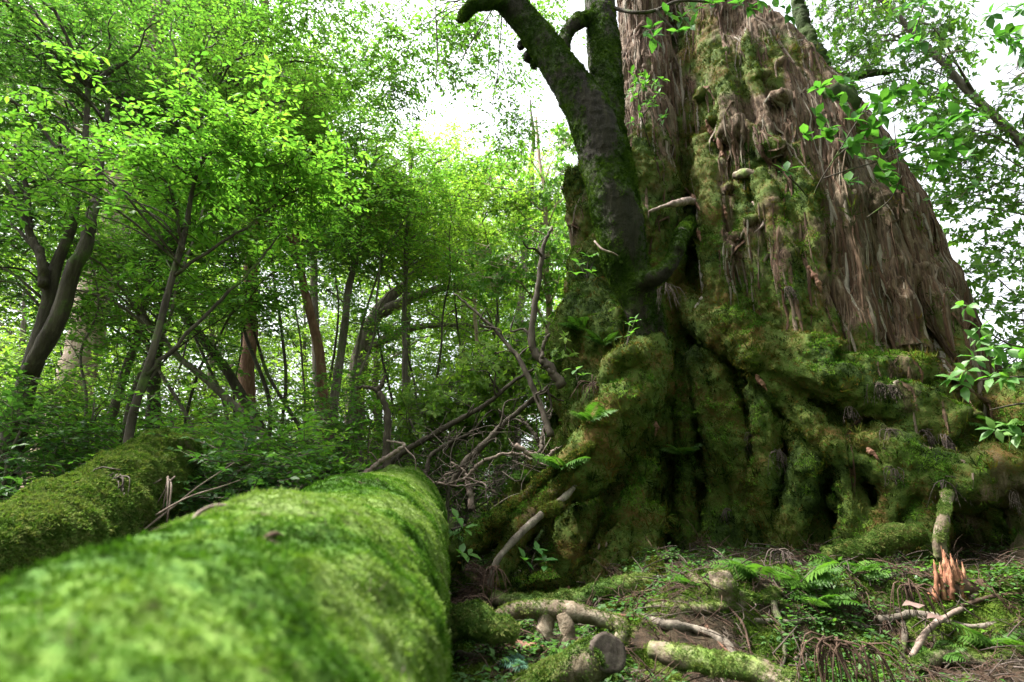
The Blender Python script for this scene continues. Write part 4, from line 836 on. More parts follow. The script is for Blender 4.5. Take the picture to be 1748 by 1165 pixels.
# undergrowth shrubs along the foot of the woods
sh = [('shrub with small dark leaves at the left edge behind the hump-ended log', 20, 800, 5.6, 1.0, 'leaf_dark'), ('leafy shrub above the hump-ended log', 150, 730, 6.6, 0.9, 'leaf_bright'), ('fresh green shrub right of the hump-ended log', 400, 770, 6.2, 0.8, 'leaf_bright'), ('low shrub behind the dead twig arch', 470, 820, 6.0, 0.7, 'leaf_bright'),
      ('shrub filling the hollow between the two logs', 380, 840, 5.2, 0.6, 'leaf_dark'), ('light shrub at the foot of the kinked trunk', 560, 740, 8.0, 1.0, 'leaf_bright'), ('shrub with whorled leaves left of the crossing dead branches', 770, 690, 8.2, 0.7, 'leaf_far'), ('light shrub below the crossing dead branches', 800, 770, 9.0, 1.0, 'leaf_bright'),
      ('shrub with whorled leaves against the cedar foot', 880, 640, 8.0, 0.7, 'leaf_far'), ('light shrub far left under pale trunks', 90, 690, 9.5, 1.2, 'leaf_far'), ('light shrub behind the slender grey trunk', 300, 700, 10, 1.2, 'leaf_far'), ('light shrub behind the hooked snag', 690, 760, 10.5, 1.2, 'leaf_far')]
for k_, (lab, px, py, Y, r, lm) in enumerate(sh):
    c = P(px, py, Y); g = gz(np.array([c[0]]), np.array([c[1]]))[0]
    wh = 'whorled' in lab
    forest_tree('shrub', lab, 'shrub', [np.array((c[0], c[1], g - 0.1)), c * 0.5 + np.array((c[0], c[1], g)) * 0.5, c + np.array((0, 0, r * 0.4))], [0.03, 0.025, 0.01], [(c, (r, r * 0.8, r * 0.75), int(20 * r + 8)), ((c[0] + r * 0.7, c[1], c[2] - r * 0.3), (r * 0.7, r * 0.7, r * 0.5), int(10 * r + 4)), ((c[0] - r * 0.7, c[1], c[2] - r * 0.35), (r * 0.7, r * 0.7, r * 0.5), int(10 * r + 4))], 70 + k_, 0.10 if wh else 0.085, 8, 0.38, 10, lm=lm, bm='bark_grey', group='shrubs of the undergrowth', limb_r=0.012, whorl=wh, sides=6, dens=1.25)
# wall of distant forest (reads as one mass)
rgf = np.random.default_rng(99)
def clump_proto(rg, lm, leaf, twl, ntw, per):
    lf = Acc(); grow_crown(rg, [((0, 0, 0), (0.01, 0.01, 0.01), 1)], None, leaf, per, twl, ntw, LEAF2, Acc(), lf, draw_tw=False, limbs=False)
    V, f = lf.arrays(); return proto('foliage_clump', V, f[0], M[lm])
far_p = [clump_proto(rgf, 'leaf_far', 0.15, 0.8, 16, 9) for q in range(5)] + [clump_proto(rgf, 'leaf_bright', 0.15, 0.8, 16, 9) for q in range(2)]
n = 6500; px = rgf.uniform(-260, 1020, n); Y = rgf.uniform(21, 32, n)
top = np.interp(px, [-500, 350, 500, 620, 740, 860, 1000], [-150, -60, 140, 320, 370, 380, 340]) + 45 * np.sin(px * 0.045) + rgf.uniform(0, 60, n)
py = top + (880 - top) * rgf.uniform(0, 1, n)
pts = np.array([P(a, b, c) for a, b, c in zip(px, py, Y)])
keep = (fbm(pts * 0.35, 2) > -0.32) & ~((px > 420) & (px < 960) & (py > 430) & (py < 760) & (rgf.uniform(size=n) < 0.55))
m = 900; pr = np.array([P(a, b, c) for a, b, c in zip(rgf.uniform(1500, 2400, m), rgf.uniform(650, 880, m), rgf.uniform(18, 30, m))])
pts = np.vstack([pts[keep], pr])
o = scatter('distant_forest', pts, np.stack([rgf.normal(0, 0.2, len(pts)), rgf.normal(0, 0.2, len(pts)), rgf.uniform(0, 6.28, len(pts))], -1), rgf.uniform(0.8, 1.5, len(pts)), far_p)
props(o, 'wall of distant forest foliage behind all the trees', 'forest', kind='stuff')

# ---------------------------------------------------------------- right side: leaves against the sky
forest_tree(BT, 'tree right of the cedar with whorled dark leaves against white sky', 'tree', [np.array((11.5, 9.0, -1.6)), np.array((10.9, 8.8, 1.5)), np.array((9.6, 8.6, 5.0)), np.array((8.0, 8.6, 8.0)), np.array((6.6, 8.8, 11.0))], [0.16, 0.13, 0.09, 0.06, 0.03],
            [C(1560, 90, 9, 1.9, 1.6, 1.5, 30), C(1640, 250, 8.6, 1.4, 1.1, 1.2, 26), C(1440, 30, 10, 1.2, 1.1, 1.2, 20), C(1700, 400, 8.4, 0.9, 1.1, 0.9, 14), C(1720, 530, 8.2, 0.8, 0.7, 0.8, 8), C(1740, 620, 8.0, 0.9, 0.5, 0.9, 10)], 31, 0.12, 8, 0.45, 9, LEAF2, 'leaf_mid', 'bark_grey', whorl=True, limb_r=0.015, sag=0.1, dens=1.8)
# thin sprays hanging into the open sky, top middle
forest_tree('overhanging_branch', 'small-leaved branches hanging into the open sky from above', 'branch', [P(858, -8, 6.25), P(800, -50, 6.8), P(700, -90, 7.6), P(600, -90, 8.0), P(490, -60, 8.2)], [0.05, 0.045, 0.04, 0.03, 0.015],
            [C(620, 130, 8.3, 1.0, 0.6, 0.7, 8), C(840, 20, 8, 0.8, 0.5, 0.6, 7), C(560, 20, 8, 1.2, 0.7, 0.8, 13), C(690, 60, 8, 0.9, 0.9, 0.7, 9), C(790, 110, 8, 0.7, 0.9, 0.6, 8), C(880, 210, 8.4, 0.6, 0.6, 0.5, 5), C(900, 80, 8.2, 0.5, 0.6, 0.5, 4)], 32, 0.085, 9, 0.55, 6, lm='leaf_mid', bm='bark_dark', limb_r=0.007, sag=0.5, dens=3.3, limb_pick=0.6)

# ---------------------------------------------------------------- plants whose leaves show one by one
def leaf_proto(m, wid, kind=0):
    V, F = leaves(np.zeros((1, 3)), np.array([(0, 1.0, 0)]), np.array([(0, 0, 1.0)]), 1.0, wid, LEAF8 if kind == 0 else LEAF8)
    if kind: V[:, 2] -= 0.18 * V[:, 1] ** 2 * kind
    return mesh_np('leaf', V, [F], M[m], True)
def place_leaf(me, parent, p, D, N, L):
    o = bpy.data.objects.new('leaf', me); COL.objects.link(o); o.parent = parent
    D = unit(D); S = unit(np.cross(D, N)); U = np.cross(S, D)
    m = Matrix(((S[0], D[0], U[0]), (S[1], D[1], U[1]), (S[2], D[2], U[2]))).to_4x4()
    o.rotation_euler = m.to_euler(); off = Vector((0, 0, 0)); r_ = parent
    while r_ is not None: off += Vector(r_.location); r_ = r_.parent
    o.location = Vector(p) - off; o.scale = (L, L, L); return o
LP_big = [leaf_proto('leaf_big', 1.35, k) for k in (0, 0.6, 1.2)]
LP_sap = [leaf_proto('leaf_sapling', 1.2, k) for k in (0, 0.6, 1.2)]
def leafy_branch(name, label, cat, base, stems, tips, protos, L, per, seed, bm='bark_dark', group=None, flat=0.5, sr=0.012):
    """stems: list of point lists; tips: (point, direction) that each carry a whorl or pair row of leaves"""
    rg = np.random.default_rng(seed); root = empty(name, base, label, cat, group); a = Acc()
    for s in stems: a.add(*tube(s, [sr, sr * 0.75, sr * 0.45], 6, max(8, 5 * len(s)), 0.1, 8))
    stem = link('stem', a.mesh('stem', M[bm]), root)
    for (p, d) in tips:
        d = unit(np.asarray(d, dtype=float)); s = unit(np.cross(d, (0.1, 0.2, 1.0))); u = np.cross(s, d); a0 = rg.uniform(0, 6.28)
        for k in range(per):
            an = a0 + 2 * np.pi * k / per + rg.normal(0, 0.2)
            D = d * rg.uniform(0.25, 0.7) + math.cos(an) * s + math.sin(an) * u * 0.8 + np.array((0, 0, -0.15))
            place_leaf(protos[rg.integers(len(protos))], stem, np.asarray(p) + rg.normal(0, 0.012, 3), D, d * flat + np.array((0, -0.1, 0.8)) + rg.normal(0, 0.15, 3), L * rg.uniform(0.7, 1.15))
    return root
# whorled-leaf branch growing out over the bark of the cedar
b0 = stem_hit(1385, 345, -0.02); YB = 6.6
rg = np.random.default_rng(8)
stems = [[b0, P(1400, 310, 6.8), P(1425, 270, YB), P(1452, 225, YB), P(1480, 180, YB)], [P(1405, 305, 6.8), P(1450, 290, YB), P(1500, 275, YB), P(1560, 250, YB), P(1620, 225, YB)], [P(1425, 270, YB), P(1450, 250, YB), P(1500, 215, YB), P(1550, 185, YB)], [P(1540, 330, YB + 0.2), P(1535, 290, YB), P(1530, 250, YB), P(1525, 200, YB)], [P(1480, 372, 7.0), P(1520, 340, 6.8), P(1540, 300, YB)], [b0, P(1365, 320, 6.9), P(1345, 300, YB), P(1335, 285, YB)]]
tp_px = [(1345, 285), (1395, 200), (1378, 235), (1420, 165), (1450, 150), (1435, 185), (1470, 190), (1405, 240), (1415, 225), (1460, 240), (1490, 225), (1500, 180), (1525, 160), (1515, 240), (1545, 225), (1570, 190), (1560, 240), (1590, 215), (1600, 235), (1620, 250), (1510, 285), (1540, 280), (1500, 300), (1515, 320), (1440, 250), (1480, 270), (1630, 200), (1580, 260), (1560, 160), (1640, 270), (1600, 280)] + [(1400 + 14 * k + (k * 37) % 50, 150 + (k * 53) % 170) for k in range(18)]
tips = [(P(a + rg.uniform(-8, 8), b + rg.uniform(-8, 8), YB + rg.uniform(-0.35, 0.3)), (rg.normal(0.2, 0.5), rg.normal(-0.4, 0.4), rg.uniform(0.2, 0.8))) for a, b in tp_px]
leafy_branch('whorled_leaf_branch', 'large-leaved branch growing from the upper right bark of the cedar', 'branch', b0, stems, tips, LP_big, 0.20, 6, 81)
# fresh branch low at the right edge
YB = 5.2
stems = [[P(1800, 640, YB), P(1720, 645, YB), P(1660, 650, YB)], [P(1800, 600, YB), P(1730, 590, YB), P(1690, 570, YB)], [P(1790, 690, YB), P(1740, 690, YB), P(1690, 700, YB)], [P(1900, 720, YB), P(1840, 670, YB), P(1790, 640, YB), P(1795, 600, YB)]]
tips = [(P(a + rg.uniform(-6, 6), b + rg.uniform(-6, 6), YB + rg.uniform(-0.25, 0.25)), (-0.8, rg.normal(-0.2, 0.4), rg.normal(-0.1, 0.3))) for a, b in [(1625, 640), (1650, 630), (1645, 655), (1665, 610), (1690, 590), (1675, 560), (1650, 520), (1700, 615), (1690, 640), (1715, 640), (1735, 620), (1670, 580), (1730, 650), (1745, 600), (1700, 740), (1720, 720), (1735, 745), (1760, 650), (1770, 620), (1780, 690)]]
leafy_branch('fresh_leaf_branch', 'fresh bright green branch reaching in at the right edge', 'branch', P(1900, 720, YB), stems, tips, LP_sap, 0.15, 5, 82)
# branch across the top with rosettes
YB = 6.2
stems = [[P(1050, 15, 6.4), P(1085, 22, YB), P(1120, 18, YB), P(1160, 2, YB), P(1230, 2, YB), P(1290, -20, YB)], [P(1120, 18, YB), P(1135, 35, YB), P(1150, 50, YB)]]
tips = [(P(a, b, YB + rg.uniform(-0.2, 0.2)), (rg.normal(0, 0.4), -0.5, rg.uniform(-0.4, 0.4))) for a, b in [(1140, 25), (1165, 30), (1155, 55), (1185, 15), (1180, 45), (1110, 50), (1115, 65), (1260, 8), (1280, 15), (1295, 0), (1215, 5), (1330, 10), (1345, 25), (1320, -5)]]
leafy_branch('rosette_branch', 'dark bare-stemmed branch with leaf rosettes across the top of the cedar', 'branch', P(1050, 15, 6.4), stems, tips, LP_big, 0.19, 6, 83, sr=0.03)
# top right corner leaves, nearer
YB = 5.5
stems = [[P(1850, 60, YB), P(1790, 60, YB), P(1730, 65, YB), P(1690, 60, YB)], [P(1600, -60, YB), P(1580, 0, YB), P(1570, 30, YB), P(1560, 60, YB)], [P(1850, 90, YB), P(1750, 95, YB), P(1735, 120, YB)]]
tips = [(P(a, b, YB + rg.uniform(-0.2, 0.2)), (rg.normal(0, 0.5), -0.4, rg.uniform(-0.5, 0.3))) for a, b in [(1720, 60), (1735, 70), (1700, 65), (1745, 15), (1730, 20), (1725, 75), (1690, 25), (1545, 15), (1560, 35), (1575, 10), (1550, 70), (1535, 80), (1570, 75), (1740, 95)]]
leafy_branch('corner_branch', 'dark glossy leaves hanging in the top right corner', 'branch', P(1850, 60, YB), stems, tips, LP_big, 0.17, 6, 84)
# light green sprig in the cedar's fork
YB = 7.2
stems = [[P(1110, 250, 7.5), P(1095, 200, YB), P(1090, 160, YB), P(1100, 125, YB)], [P(1095, 200, YB), P(1115, 175, YB), P(1128, 150, YB)]]
tips = [(P(rg.uniform(1072, 1135), rg.uniform(120, 212), YB + rg.uniform(-0.25, 0.25)), (rg.normal(0, 0.6), -0.5, rg.uniform(-0.2, 0.5))) for q in range(26)]
leafy_branch('fork_sprig', 'pale lime green sapling in the notch between the two cedar stems', 'sapling', P(1110, 250, 7.5), stems, tips, LP_sap, 0.11, 5, 85)

# bright young tree whose leaves stand out in front of the left woods
rgs = np.random.default_rng(55)
trk = path([(205, 830), (225, 720), (255, 620), (290, 500), (318, 400), (330, 330), (345, 270)], 5.4, 5.8)
young = forest_tree('young_tree', 'bright young tree with large fresh leaves before the left woods', 'tree', trk, [0.045, 0.04, 0.032, 0.015],
            [C(300, 230, 5.7, 1.3, 0.75, 0.8, 26), C(220, 340, 5.6, 1.1, 0.6, 0.8, 18), C(420, 280, 5.9, 0.9, 0.5, 0.7, 20), C(510, 330, 6.3, 0.7, 0.5, 0.6, 12)], 33, 0.095, 9, 0.34, 9, LEAF8, 'leaf_bright', 'bark_dark', limb_r=0.012, dens=1.3,
            extra=[([P(300, 470, 5.6), P(400, 400, 5.8), P(470, 350, 6.0), P(540, 300, 6.2)], [0.02, 0.015, 0.008]), ([P(250, 640, 5.5), P(330, 560, 5.7), P(420, 470, 5.9), P(490, 390, 6.1)], [0.022, 0.018, 0.008]), ([P(310, 430, 5.6), P(300, 350, 5.5), P(260, 280, 5.4)], [0.02, 0.014, 0.007])])
n = 0; ytr = [o for o in young.children if o.name.startswith('trunk')][0]
while n < 280:
    cx, cyy, rx, ry = [(310, 210, 150, 90), (230, 300, 150, 90), (400, 280, 130, 80), (180, 350, 110, 60)][rgs.integers(4)]
    px, py = cx + rgs.normal(0, 0.55) * rx, cyy + rgs.normal(0, 0.55) * ry
    o_ = P(px, py, 5.2 + rgs.uniform(-0.3, 0.3)); dr = unit(np.array((rgs.normal(0, 1), rgs.normal(-0.3, 0.6), rgs.uniform(-0.1, 0.7))))
    sd = unit(np.cross(dr, (0, 0, 1.0)))
    for k in range(7):
        t = 0.05 * k; D = dr * 0.8 + sd * (0.8 if k % 2 else -0.8) + rgs.normal(0, 0.15, 3)
        place_leaf(LP_sap[rgs.integers(3)], ytr, o_ + dr * t, D, np.cross(sd, dr) + rgs.normal(0, 0.2, 3), 0.085 * rgs.uniform(0.75, 1.15)); n += 1



# the same woods go on unseen behind the camera, added to cut frontal skylight
n = 900; an = rgf.uniform(math.pi, 2 * math.pi, n); rr = rgf.uniform(7, 14, n)
pts = np.stack([np.cos(an) * rr + 1, np.sin(an) * rr - 1, rgf.uniform(0, 11, n)], -1)
o = scatter('surrounding_forest', pts, np.stack([rgf.normal(0, 0.2, n), rgf.normal(0, 0.2, n), rgf.uniform(0, 6.28, n)], -1), rgf.uniform(1.0, 1.8, n), far_p)
props(o, 'forest foliage that closes in behind the viewpoint', 'forest', kind='stuff')

# ================================================================== FOREST FLOOR COVER
rg = np.random.default_rng(303)
gnear = (np.abs(gV[:, 0] - 1.8) < 4.2) & (gV[:, 1] > 2.2) & (gV[:, 1] < 8.2)
gp = [blade_tuft('moss_tuft', tr_, 30, 0.022, 1.1, 0.13, 0.4, M['t_ground'], 0.032) for q in range(3)]
pts, nr = sample_surface(gV, [gF], np.clip(gmoss - 0.12, 0, 1) * gnear, 38000, rg)
o = scatter('ground_moss', pts, align_euler(nr, rg, 0.3), rg.uniform(0.6, 1.5, len(pts)), gp); props(o, 'low green moss spreading over the forest floor', 'moss', kind='stuff')
def twig_bundle(rg, n, L, r, m):
    a = Acc()
    for q in range(n):
        an = rg.uniform(0, 6.28); d = np.array((math.cos(an), math.sin(an), 0)); o_ = np.append(rg.normal(0, L * 0.25, 2), rg.uniform(0, 0.02)); l = L * rg.uniform(0.4, 1.1)
        s = np.array((-d[1], d[0], 0)) * rg.normal(0, 0.15) * l
        a.add(*tube([o_, o_ + d * l * 0.5 + s + np.array((0, 0, rg.uniform(0, 0.03))), o_ + d * l], [r, r * 0.8, r * 0.4], 3, 4))
    V, f = a.arrays(); T = np.vstack([f[0][:, [0, 1, 2]], f[0][:, [0, 2, 3]], f[1]]); return proto('twig_litter', V, T, m)
lp = [twig_bundle(rg, 9, 0.22, 0.0035, M['litter']) for q in range(3)] + [twig_bundle(rg, 6, 0.30, 0.005, M['sprig']), twig_bundle(rg, 5, 0.28, 0.005, M['dead'])]
pts, nr = sample_surface(gV, [gF], np.clip(1.0 - 0.75 * gmoss, 0, 1) * gnear, 2300, rg)
o = scatter('twig_litter', pts + np.array((0, 0, 0.01)), align_euler(nr, rg, 0.2), rg.uniform(0.5, 1.3, len(pts)), lp); props(o, 'brown litter of dead twigs and needles on the floor', 'litter', kind='stuff')
def herb(rg, n, h, leaf, m):
    az = rg.uniform(0, 6.28, n); o_ = np.stack([np.cos(az), np.sin(az), np.zeros(n)], -1) * rg.uniform(0, 0.06, n)[:, None] + np.array((0, 0, 1.0)) * rg.uniform(0.2, 1, n)[:, None] * h
    V, F = leaves(o_, np.stack([np.cos(az), np.sin(az), rg.normal(0.1, 0.3, n)], -1), np.tile((0, 0, 1.0), (n, 1)) + rg.normal(0, 0.2, (n, 3)), leaf * rg.uniform(0.6, 1.2, n), 1.3)
    return proto('herb', V, F, M[m])
hp = [herb(rg, 9, 0.07, 0.042, 'leaf_dark') for q in range(4)] + [herb(rg, 8, 0.05, 0.035, 'leaf_mid')]  # mostly the dark leaf, its colour standing in for shadow on the floor
wb = gnear * np.clip(0.25 + fbm(gV * np.array((1.1, 1.1, 0)) + 44, 2), 0, 1) * (1.0 + 1.5 * (gV[:, 1] < 5))
pts, nr = sample_surface(gV, [gF], wb, 5200, rg)
o = scatter('ground_herbs', pts, np.stack([rg.normal(0, 0.2, len(pts)), rg.normal(0, 0.2, len(pts)), rg.uniform(0, 6.28, len(pts))], -1), rg.uniform(0.6, 1.4, len(pts)), hp); props(o, 'tiny leafy herbs dotted over the shaded floor', 'herbs', kind='stuff')

lgo = [o for o in bpy.data.objects if o.name == 'mossy_log'][0]; lb = [o for o in lgo.children if o.name.startswith('log_body')][0].data
lv = np.empty(len(lb.vertices) * 3, np.float32); lb.vertices.foreach_get('co', lv); lv = lv.reshape(-1, 3); ln_ = np.empty(len(lb.vertices) * 3, np.float32); lb.vertices.foreach_get('normal', ln_); ln_ = ln_.reshape(-1, 3)
ok = np.where((lv[:, 1] > 0.5) & (ln_[:, 2] > 0.15) & (fbm(lv * 1.7 + 4, 2) > 0.1))[0]; ok = rg.choice(ok, 130, replace=False)
scatter('debris', lv[ok] + ln_[ok] * 0.006, align_euler(ln_[ok].astype(float), rg, 0.2), rg.uniform(0.08, 0.22, len(ok)), lp, lgo)

# ================================================================== ROOTS, STUMPS AND FALLEN WOOD IN FRONT
def wood(name, label, cat, pth, r, m, group=None, sides=12, rough=0.18, freq=5, moss=None, parts=(), n=None):
    """one piece of wood; moss=(amount, tufts) gives it a cover"""
    pth = np.asarray(pth, dtype=float); root = empty(name, pth[0], label, cat, group)
    n = n or max(44, int(np.linalg.norm(np.diff(pth, axis=0), axis=1).sum() / 0.022)); V, Q, T3 = tube(pth, r, sides + 4, n, rough * 1.5, freq); me = mesh_np(name, V, [Q, T3], M[m])
    if m == 'lichen':
        N = vnormals(V, [Q, T3]); wq = np.clip(0.2 + 0.9 * fbm(V * 4, 3) + 0.5 * N[:, 2], 0, 1) + 1e-4
        pt, nr = sample_surface(V, [Q, T3], wq, int(900 * len(V) / 1000), rg); scatter('moss', pt - nr * 0.004, align_euler(nr, rg, 0.3), rg.uniform(0.35, 0.9, len(pt)), lt2, root)
    if m in ('cedar', 'log', 'log2', 'epi_bark', 'ground'):
        N = vnormals(V, [Q, T3]); mo = np.clip((moss[0] if moss else 0.3) + 0.6 * fbm(V * 3, 3) + 0.4 * N[:, 2], 0, 1); fattr(me, 'moss', mo)
        if moss and moss[1]:
            pt, nr = sample_surface(V, [Q, T3], np.clip(mo - 0.2, 0, 1), moss[1], rg); scatter('moss', pt - nr * 0.005, align_euler(nr, rg, 0.3), rg.uniform(0.5, 1.1, len(pt)), lt2, root)
    link('wood', me, root)
    for (nm, p2, r2, m2) in parts:
        V, Q, T3 = tube(p2, r2, 12, 44, rough * 1.5, freq); me = mesh_np(nm, V, [Q, T3], M[m2])
        if m2 in ('cedar', 'log', 'log2', 'epi_bark'): fattr(me, 'moss', np.clip(0.5 + 0.6 * fbm(V * 3, 3), 0, 1))
        link(nm, me, root)
    return root
wood('mossy_branch', 'mossy curved branch lying along the foot of the hollow', 'branch', [P(840, 1022, 5.3), P(915, 1033, 5.2), P(990, 1024, 5.2), P(1050, 1008, 5.25), P(1100, 998, 5.3), P(1140, 1000, 5.4)], [0.06, 0.08, 0.085, 0.09, 0.08, 0.05], 'log2', moss=(0.8, 1500))
wood('forked_root', 'pale lichen-covered root arching over the dark bank', 'root', [P(840, 1062, 4.4), P(870, 1043, 4.35), P(925, 1040, 4.3), P(985, 1046, 4.25), P(1035, 1060, 4.2), P(1062, 1078, 4.15), P(1052, 1100, 4.1)], [0.03, 0.05, 0.06, 0.055, 0.05, 0.055, 0.05], 'lichen', rough=0.25,
     parts=[('stub', [P(935, 1042, 4.3), P(930, 1080, 4.25), P(935, 1118, 4.25), P(945, 1145, 4.25)], [0.05, 0.06, 0.07, 0.09], 'lichen'), ('stub', [P(960, 1050, 4.25), P(968, 1085, 4.2), P(960, 1130, 4.2)], [0.05, 0.05, 0.06], 'lichen'), ('fork', [P(985, 1046, 4.25), P(1030, 1052, 4.4), P(1080, 1055, 4.5)], [0.04, 0.03, 0.02], 'orange')])
wood('red_root', 'reddish peeled root dipping left of the lichen-covered root', 'root', [P(840, 1080, 4.3), P(862, 1088, 4.2), P(885, 1106, 4.15), P(922, 1110, 4.1), P(945, 1118, 4.15)], [0.025, 0.03, 0.04, 0.04, 0.02], 'orange')
wood('mossy_ledge', 'mossy root ledge beside the near log at the bottom', 'root', [P(760, 1070, 4.0), P(800, 1060, 3.95), P(850, 1072, 3.9), P(880, 1085, 3.9)], [0.09, 0.10, 0.09, 0.05], 'log2', moss=(0.7, 900))
m_, t_, out_ = mat('grey cut end grain with rings'); tc = nd(t_, 'ShaderNodeTexCoord').outputs['Object']
wv_ = nd(t_, 'ShaderNodeTexWave', wave_type='RINGS', rings_direction='SPHERICAL'); wv_.inputs['Scale'].default_value = 38; wv_.inputs['Distortion'].default_value = 6.0; wv_.inputs['Detail'].default_value = 3; wv_.inputs['Detail Scale'].default_value = 2
t_.links.new(tc, wv_.inputs['Vector']); n_ = ntex(t_, 14, 5, 0.7, tc)
c_ = mixc(t_, 0.38, ramp(t_, [(0.36, (0.022, 0.017, 0.014)), (0.5, (0.065, 0.053, 0.045)), (0.66, (0.12, 0.10, 0.085))], n_), ramp(t_, [(0.1, (0.45, 0.43, 0.42)), (0.9, (1.15, 1.12, 1.1))], wv_.outputs['Fac']), 'MULTIPLY')
p_ = nd(t_, 'ShaderNodeBsdfPrincipled'); p_.inputs['Roughness'].default_value = 0.9; p_.inputs['Specular IOR Level'].default_value = 0.1
t_.links.new(c_, p_.inputs['Base Color']); t_.links.new(bump(t_, n_, 0.6, 0.008), p_.inputs['Normal']); t_.links.new(p_.outputs[0], out_.inputs['Surface']); M['cutface'] = m_
# sawn log: grey cut face turned to the camera
c1, c2 = P(1040, 1114, 3.6), P(900, 1195, 3.72)
ax = unit(np.array((0.42, -0.84, 0.34)))
cl = wood('cut_log', 'short sawn log with a round grey cut face at the bottom', 'log', [c2, c2 * 0.5 + c1 * 0.5, c1 - unit(c1 - c2) * 0.03 - ax * 0.05], [0.13, 0.12, 0.105], 'log2', moss=(0.5, 1600), sides=22, rough=0.10)
s_ = unit(np.cross(ax, (0, 0, 1.0))); u_ = np.cross(s_, ax); an = np.linspace(0, 2 * np.pi, 48, endpoint=False)
Vr = [c1 + ax * 0.001]
for rr_, hh in ((0.03, 0.001), (0.06, -0.002), (0.09, 0.001), (0.110, 0.0), (0.1105, -0.03), (0.10, -0.12)):
    Vr += [c1 + ax * hh + (math.cos(a) * s_ + math.sin(a) * u_) * rr_ * (1 + 0.06 * math.sin(2 * a + 1) + 0.03 * math.sin(5 * a) + 0.012 * math.sin(13 * a)) for a in an]
Vr = np.array(Vr); j = np.arange(48); k = (j + 1) % 48
Tr = np.stack([np.zeros(48, int), 1 + j, 1 + k], -1); Qr = np.concatenate([np.stack([1 + i * 48 + j, 1 + (i + 1) * 48 + j, 1 + (i + 1) * 48 + k, 1 + i * 48 + k], -1) for i in range(5)])
cf = link('cut_face', mesh_np('cut_face', Vr - c1, [Tr, Qr], M['cutface'], False), cl); cf.location = Vector(cf.location) + Vector(c1)
wood('pale_branch', 'pale mossy branch lying at the bottom right of the cut log', 'branch', [P(1110, 1108, 3.8), P(1160, 1120, 3.7), P(1220, 1130, 3.6), P(1290, 1146, 3.5), P(1350, 1175, 3.4)], [0.045, 0.06, 0.065, 0.07, 0.07], 'lichen', moss=None)
wood('root_stub', 'pale rounded moss-capped stub before the root columns', 'stump', [P(1240, 1040, 4.7), P(1234, 1005, 4.65), P(1228, 975, 4.65)], [0.11, 0.09, 0.075], 'lichen')
wood('mossy_branch', 'short thick mossy branch with orange end below the right flank', 'branch', [P(1410, 950, 5.5), P(1460, 940, 5.45), P(1520, 922, 5.4), P(1570, 912, 5.4)], [0.08, 0.10, 0.105, 0.10], 'cedar', moss=(0.9, 1400))
wood('mossy_post', 'thin pale mossy post standing above the red stump', 'root', [P(1605, 950, 5.2), P(1604, 915, 5.15), P(1612, 880, 5.2), P(1618, 845, 5.4)], [0.05, 0.045, 0.04, 0.05], 'lichen')
# broken red stump: splintered slabs
SY = surf(1628, 1006)[1]; st0 = P(1630, 1010, SY); root = empty('broken_stump', st0, 'splintered orange-red rotten stump at the lower right', 'stump')
for (x0, y0, x1, y1, r0, dY) in [(1618, 1018, 1610, 938, 0.06, 0), (1632, 1018, 1622, 945, 0.055, -0.03), (1645, 1018, 1634, 965, 0.05, 0.0), (1608, 1018, 1604, 960, 0.04, 0.04), (1655, 1020, 1648, 985, 0.045, 0.03), (1600, 1020, 1580, 1012, 0.03, -0.05), (1625, 1018, 1618, 955, 0.03, -0.07), (1638, 1018, 1640, 975, 0.03, -0.06), (1612, 1018, 1600, 975, 0.025, -0.05), (1650, 1018, 1656, 995, 0.03, -0.05), (1622, 1018, 1606, 932, 0.022, 0.03)] + [(1598 + 4.5 * q_, 1019, 1598 + 4.0 * q_ + (q_ * 29) % 9 - 4, 940 + (q_ * 37) % 58 + abs(q_ - 5) * 3, 0.03 + 0.002 * (q_ % 4), 0.02 * ((q_ * 7) % 5) - 0.05) for q_ in range(13)]:
    V, Q, T3 = tube([P(x0, y0 + 6, SY + dY), P((x0 + x1) / 2 + 2, (y0 + y1) / 2, SY + dY), P(x1, y1, SY + 0.02 + dY)], [r0 * 0.9, r0 * 0.65, r0 * 0.45, r0 * 0.05], 5, 18, 0.6, 22, seed=x0)
    link('splinter', mesh_np('splinter', V, [Q, T3], M['rot'], False), root)
V, Q, T3 = tube([P(1590, 1016, SY), P(1640, 1006, SY), P(1700, 1014, SY - 0.05), P(1730, 1006, SY - 0.05)], [0.05, 0.09, 0.06, 0.02], 8, 16, 0.4, 7); link('base', mesh_np('base', V, [Q, T3], M['litter']), root)
def stick(label, pts_, Y, r, m='dead_pale', group='dead sticks on the floor', name='stick', twigs=0):
    if 'near log' not in label and 'hump' not in label: Y = (surf(*pts_[0], r)[1], surf(*pts_[-1], r)[1])
    p = [P(a, b, y) for (a, b), y in zip(pts_, np.linspace(Y[0], Y[1], len(pts_)))]
    wood(name, label, 'stick', p, [r, r * 0.85, r * 0.5], m, group, 6, 0.15, 9)
stick('long brown stick slanting up to the right edge below the stump', [(1555, 1125), (1585, 1075), (1630, 1045), (1690, 1020), (1760, 985)], (3.9, 4.6), 0.022)
stick('short pale stick leaning right of the red stump', [(1655, 1022), (1678, 1005), (1700, 990)], (4.8, 4.9), 0.02)
stick('stick lying along the right edge litter', [(1640, 1035), (1700, 1018), (1765, 1015)], (4.7, 4.8), 0.02, 'litter')
stick('thin curved brown stem arching on the dark bank', [(1225, 1020), (1265, 1060), (1278, 1100), (1284, 1130)], (4.3, 3.9), 0.010, 'litter')
stick('forked reddish stem before the dark bank', [(1205, 1068), (1225, 1095), (1255, 1125)], (4.1, 3.8), 0.012, 'orange')
stick('thin pale stick across the litter bundle', [(1380, 1105), (1450, 1110), (1530, 1105)], (3.9, 3.9), 0.008)
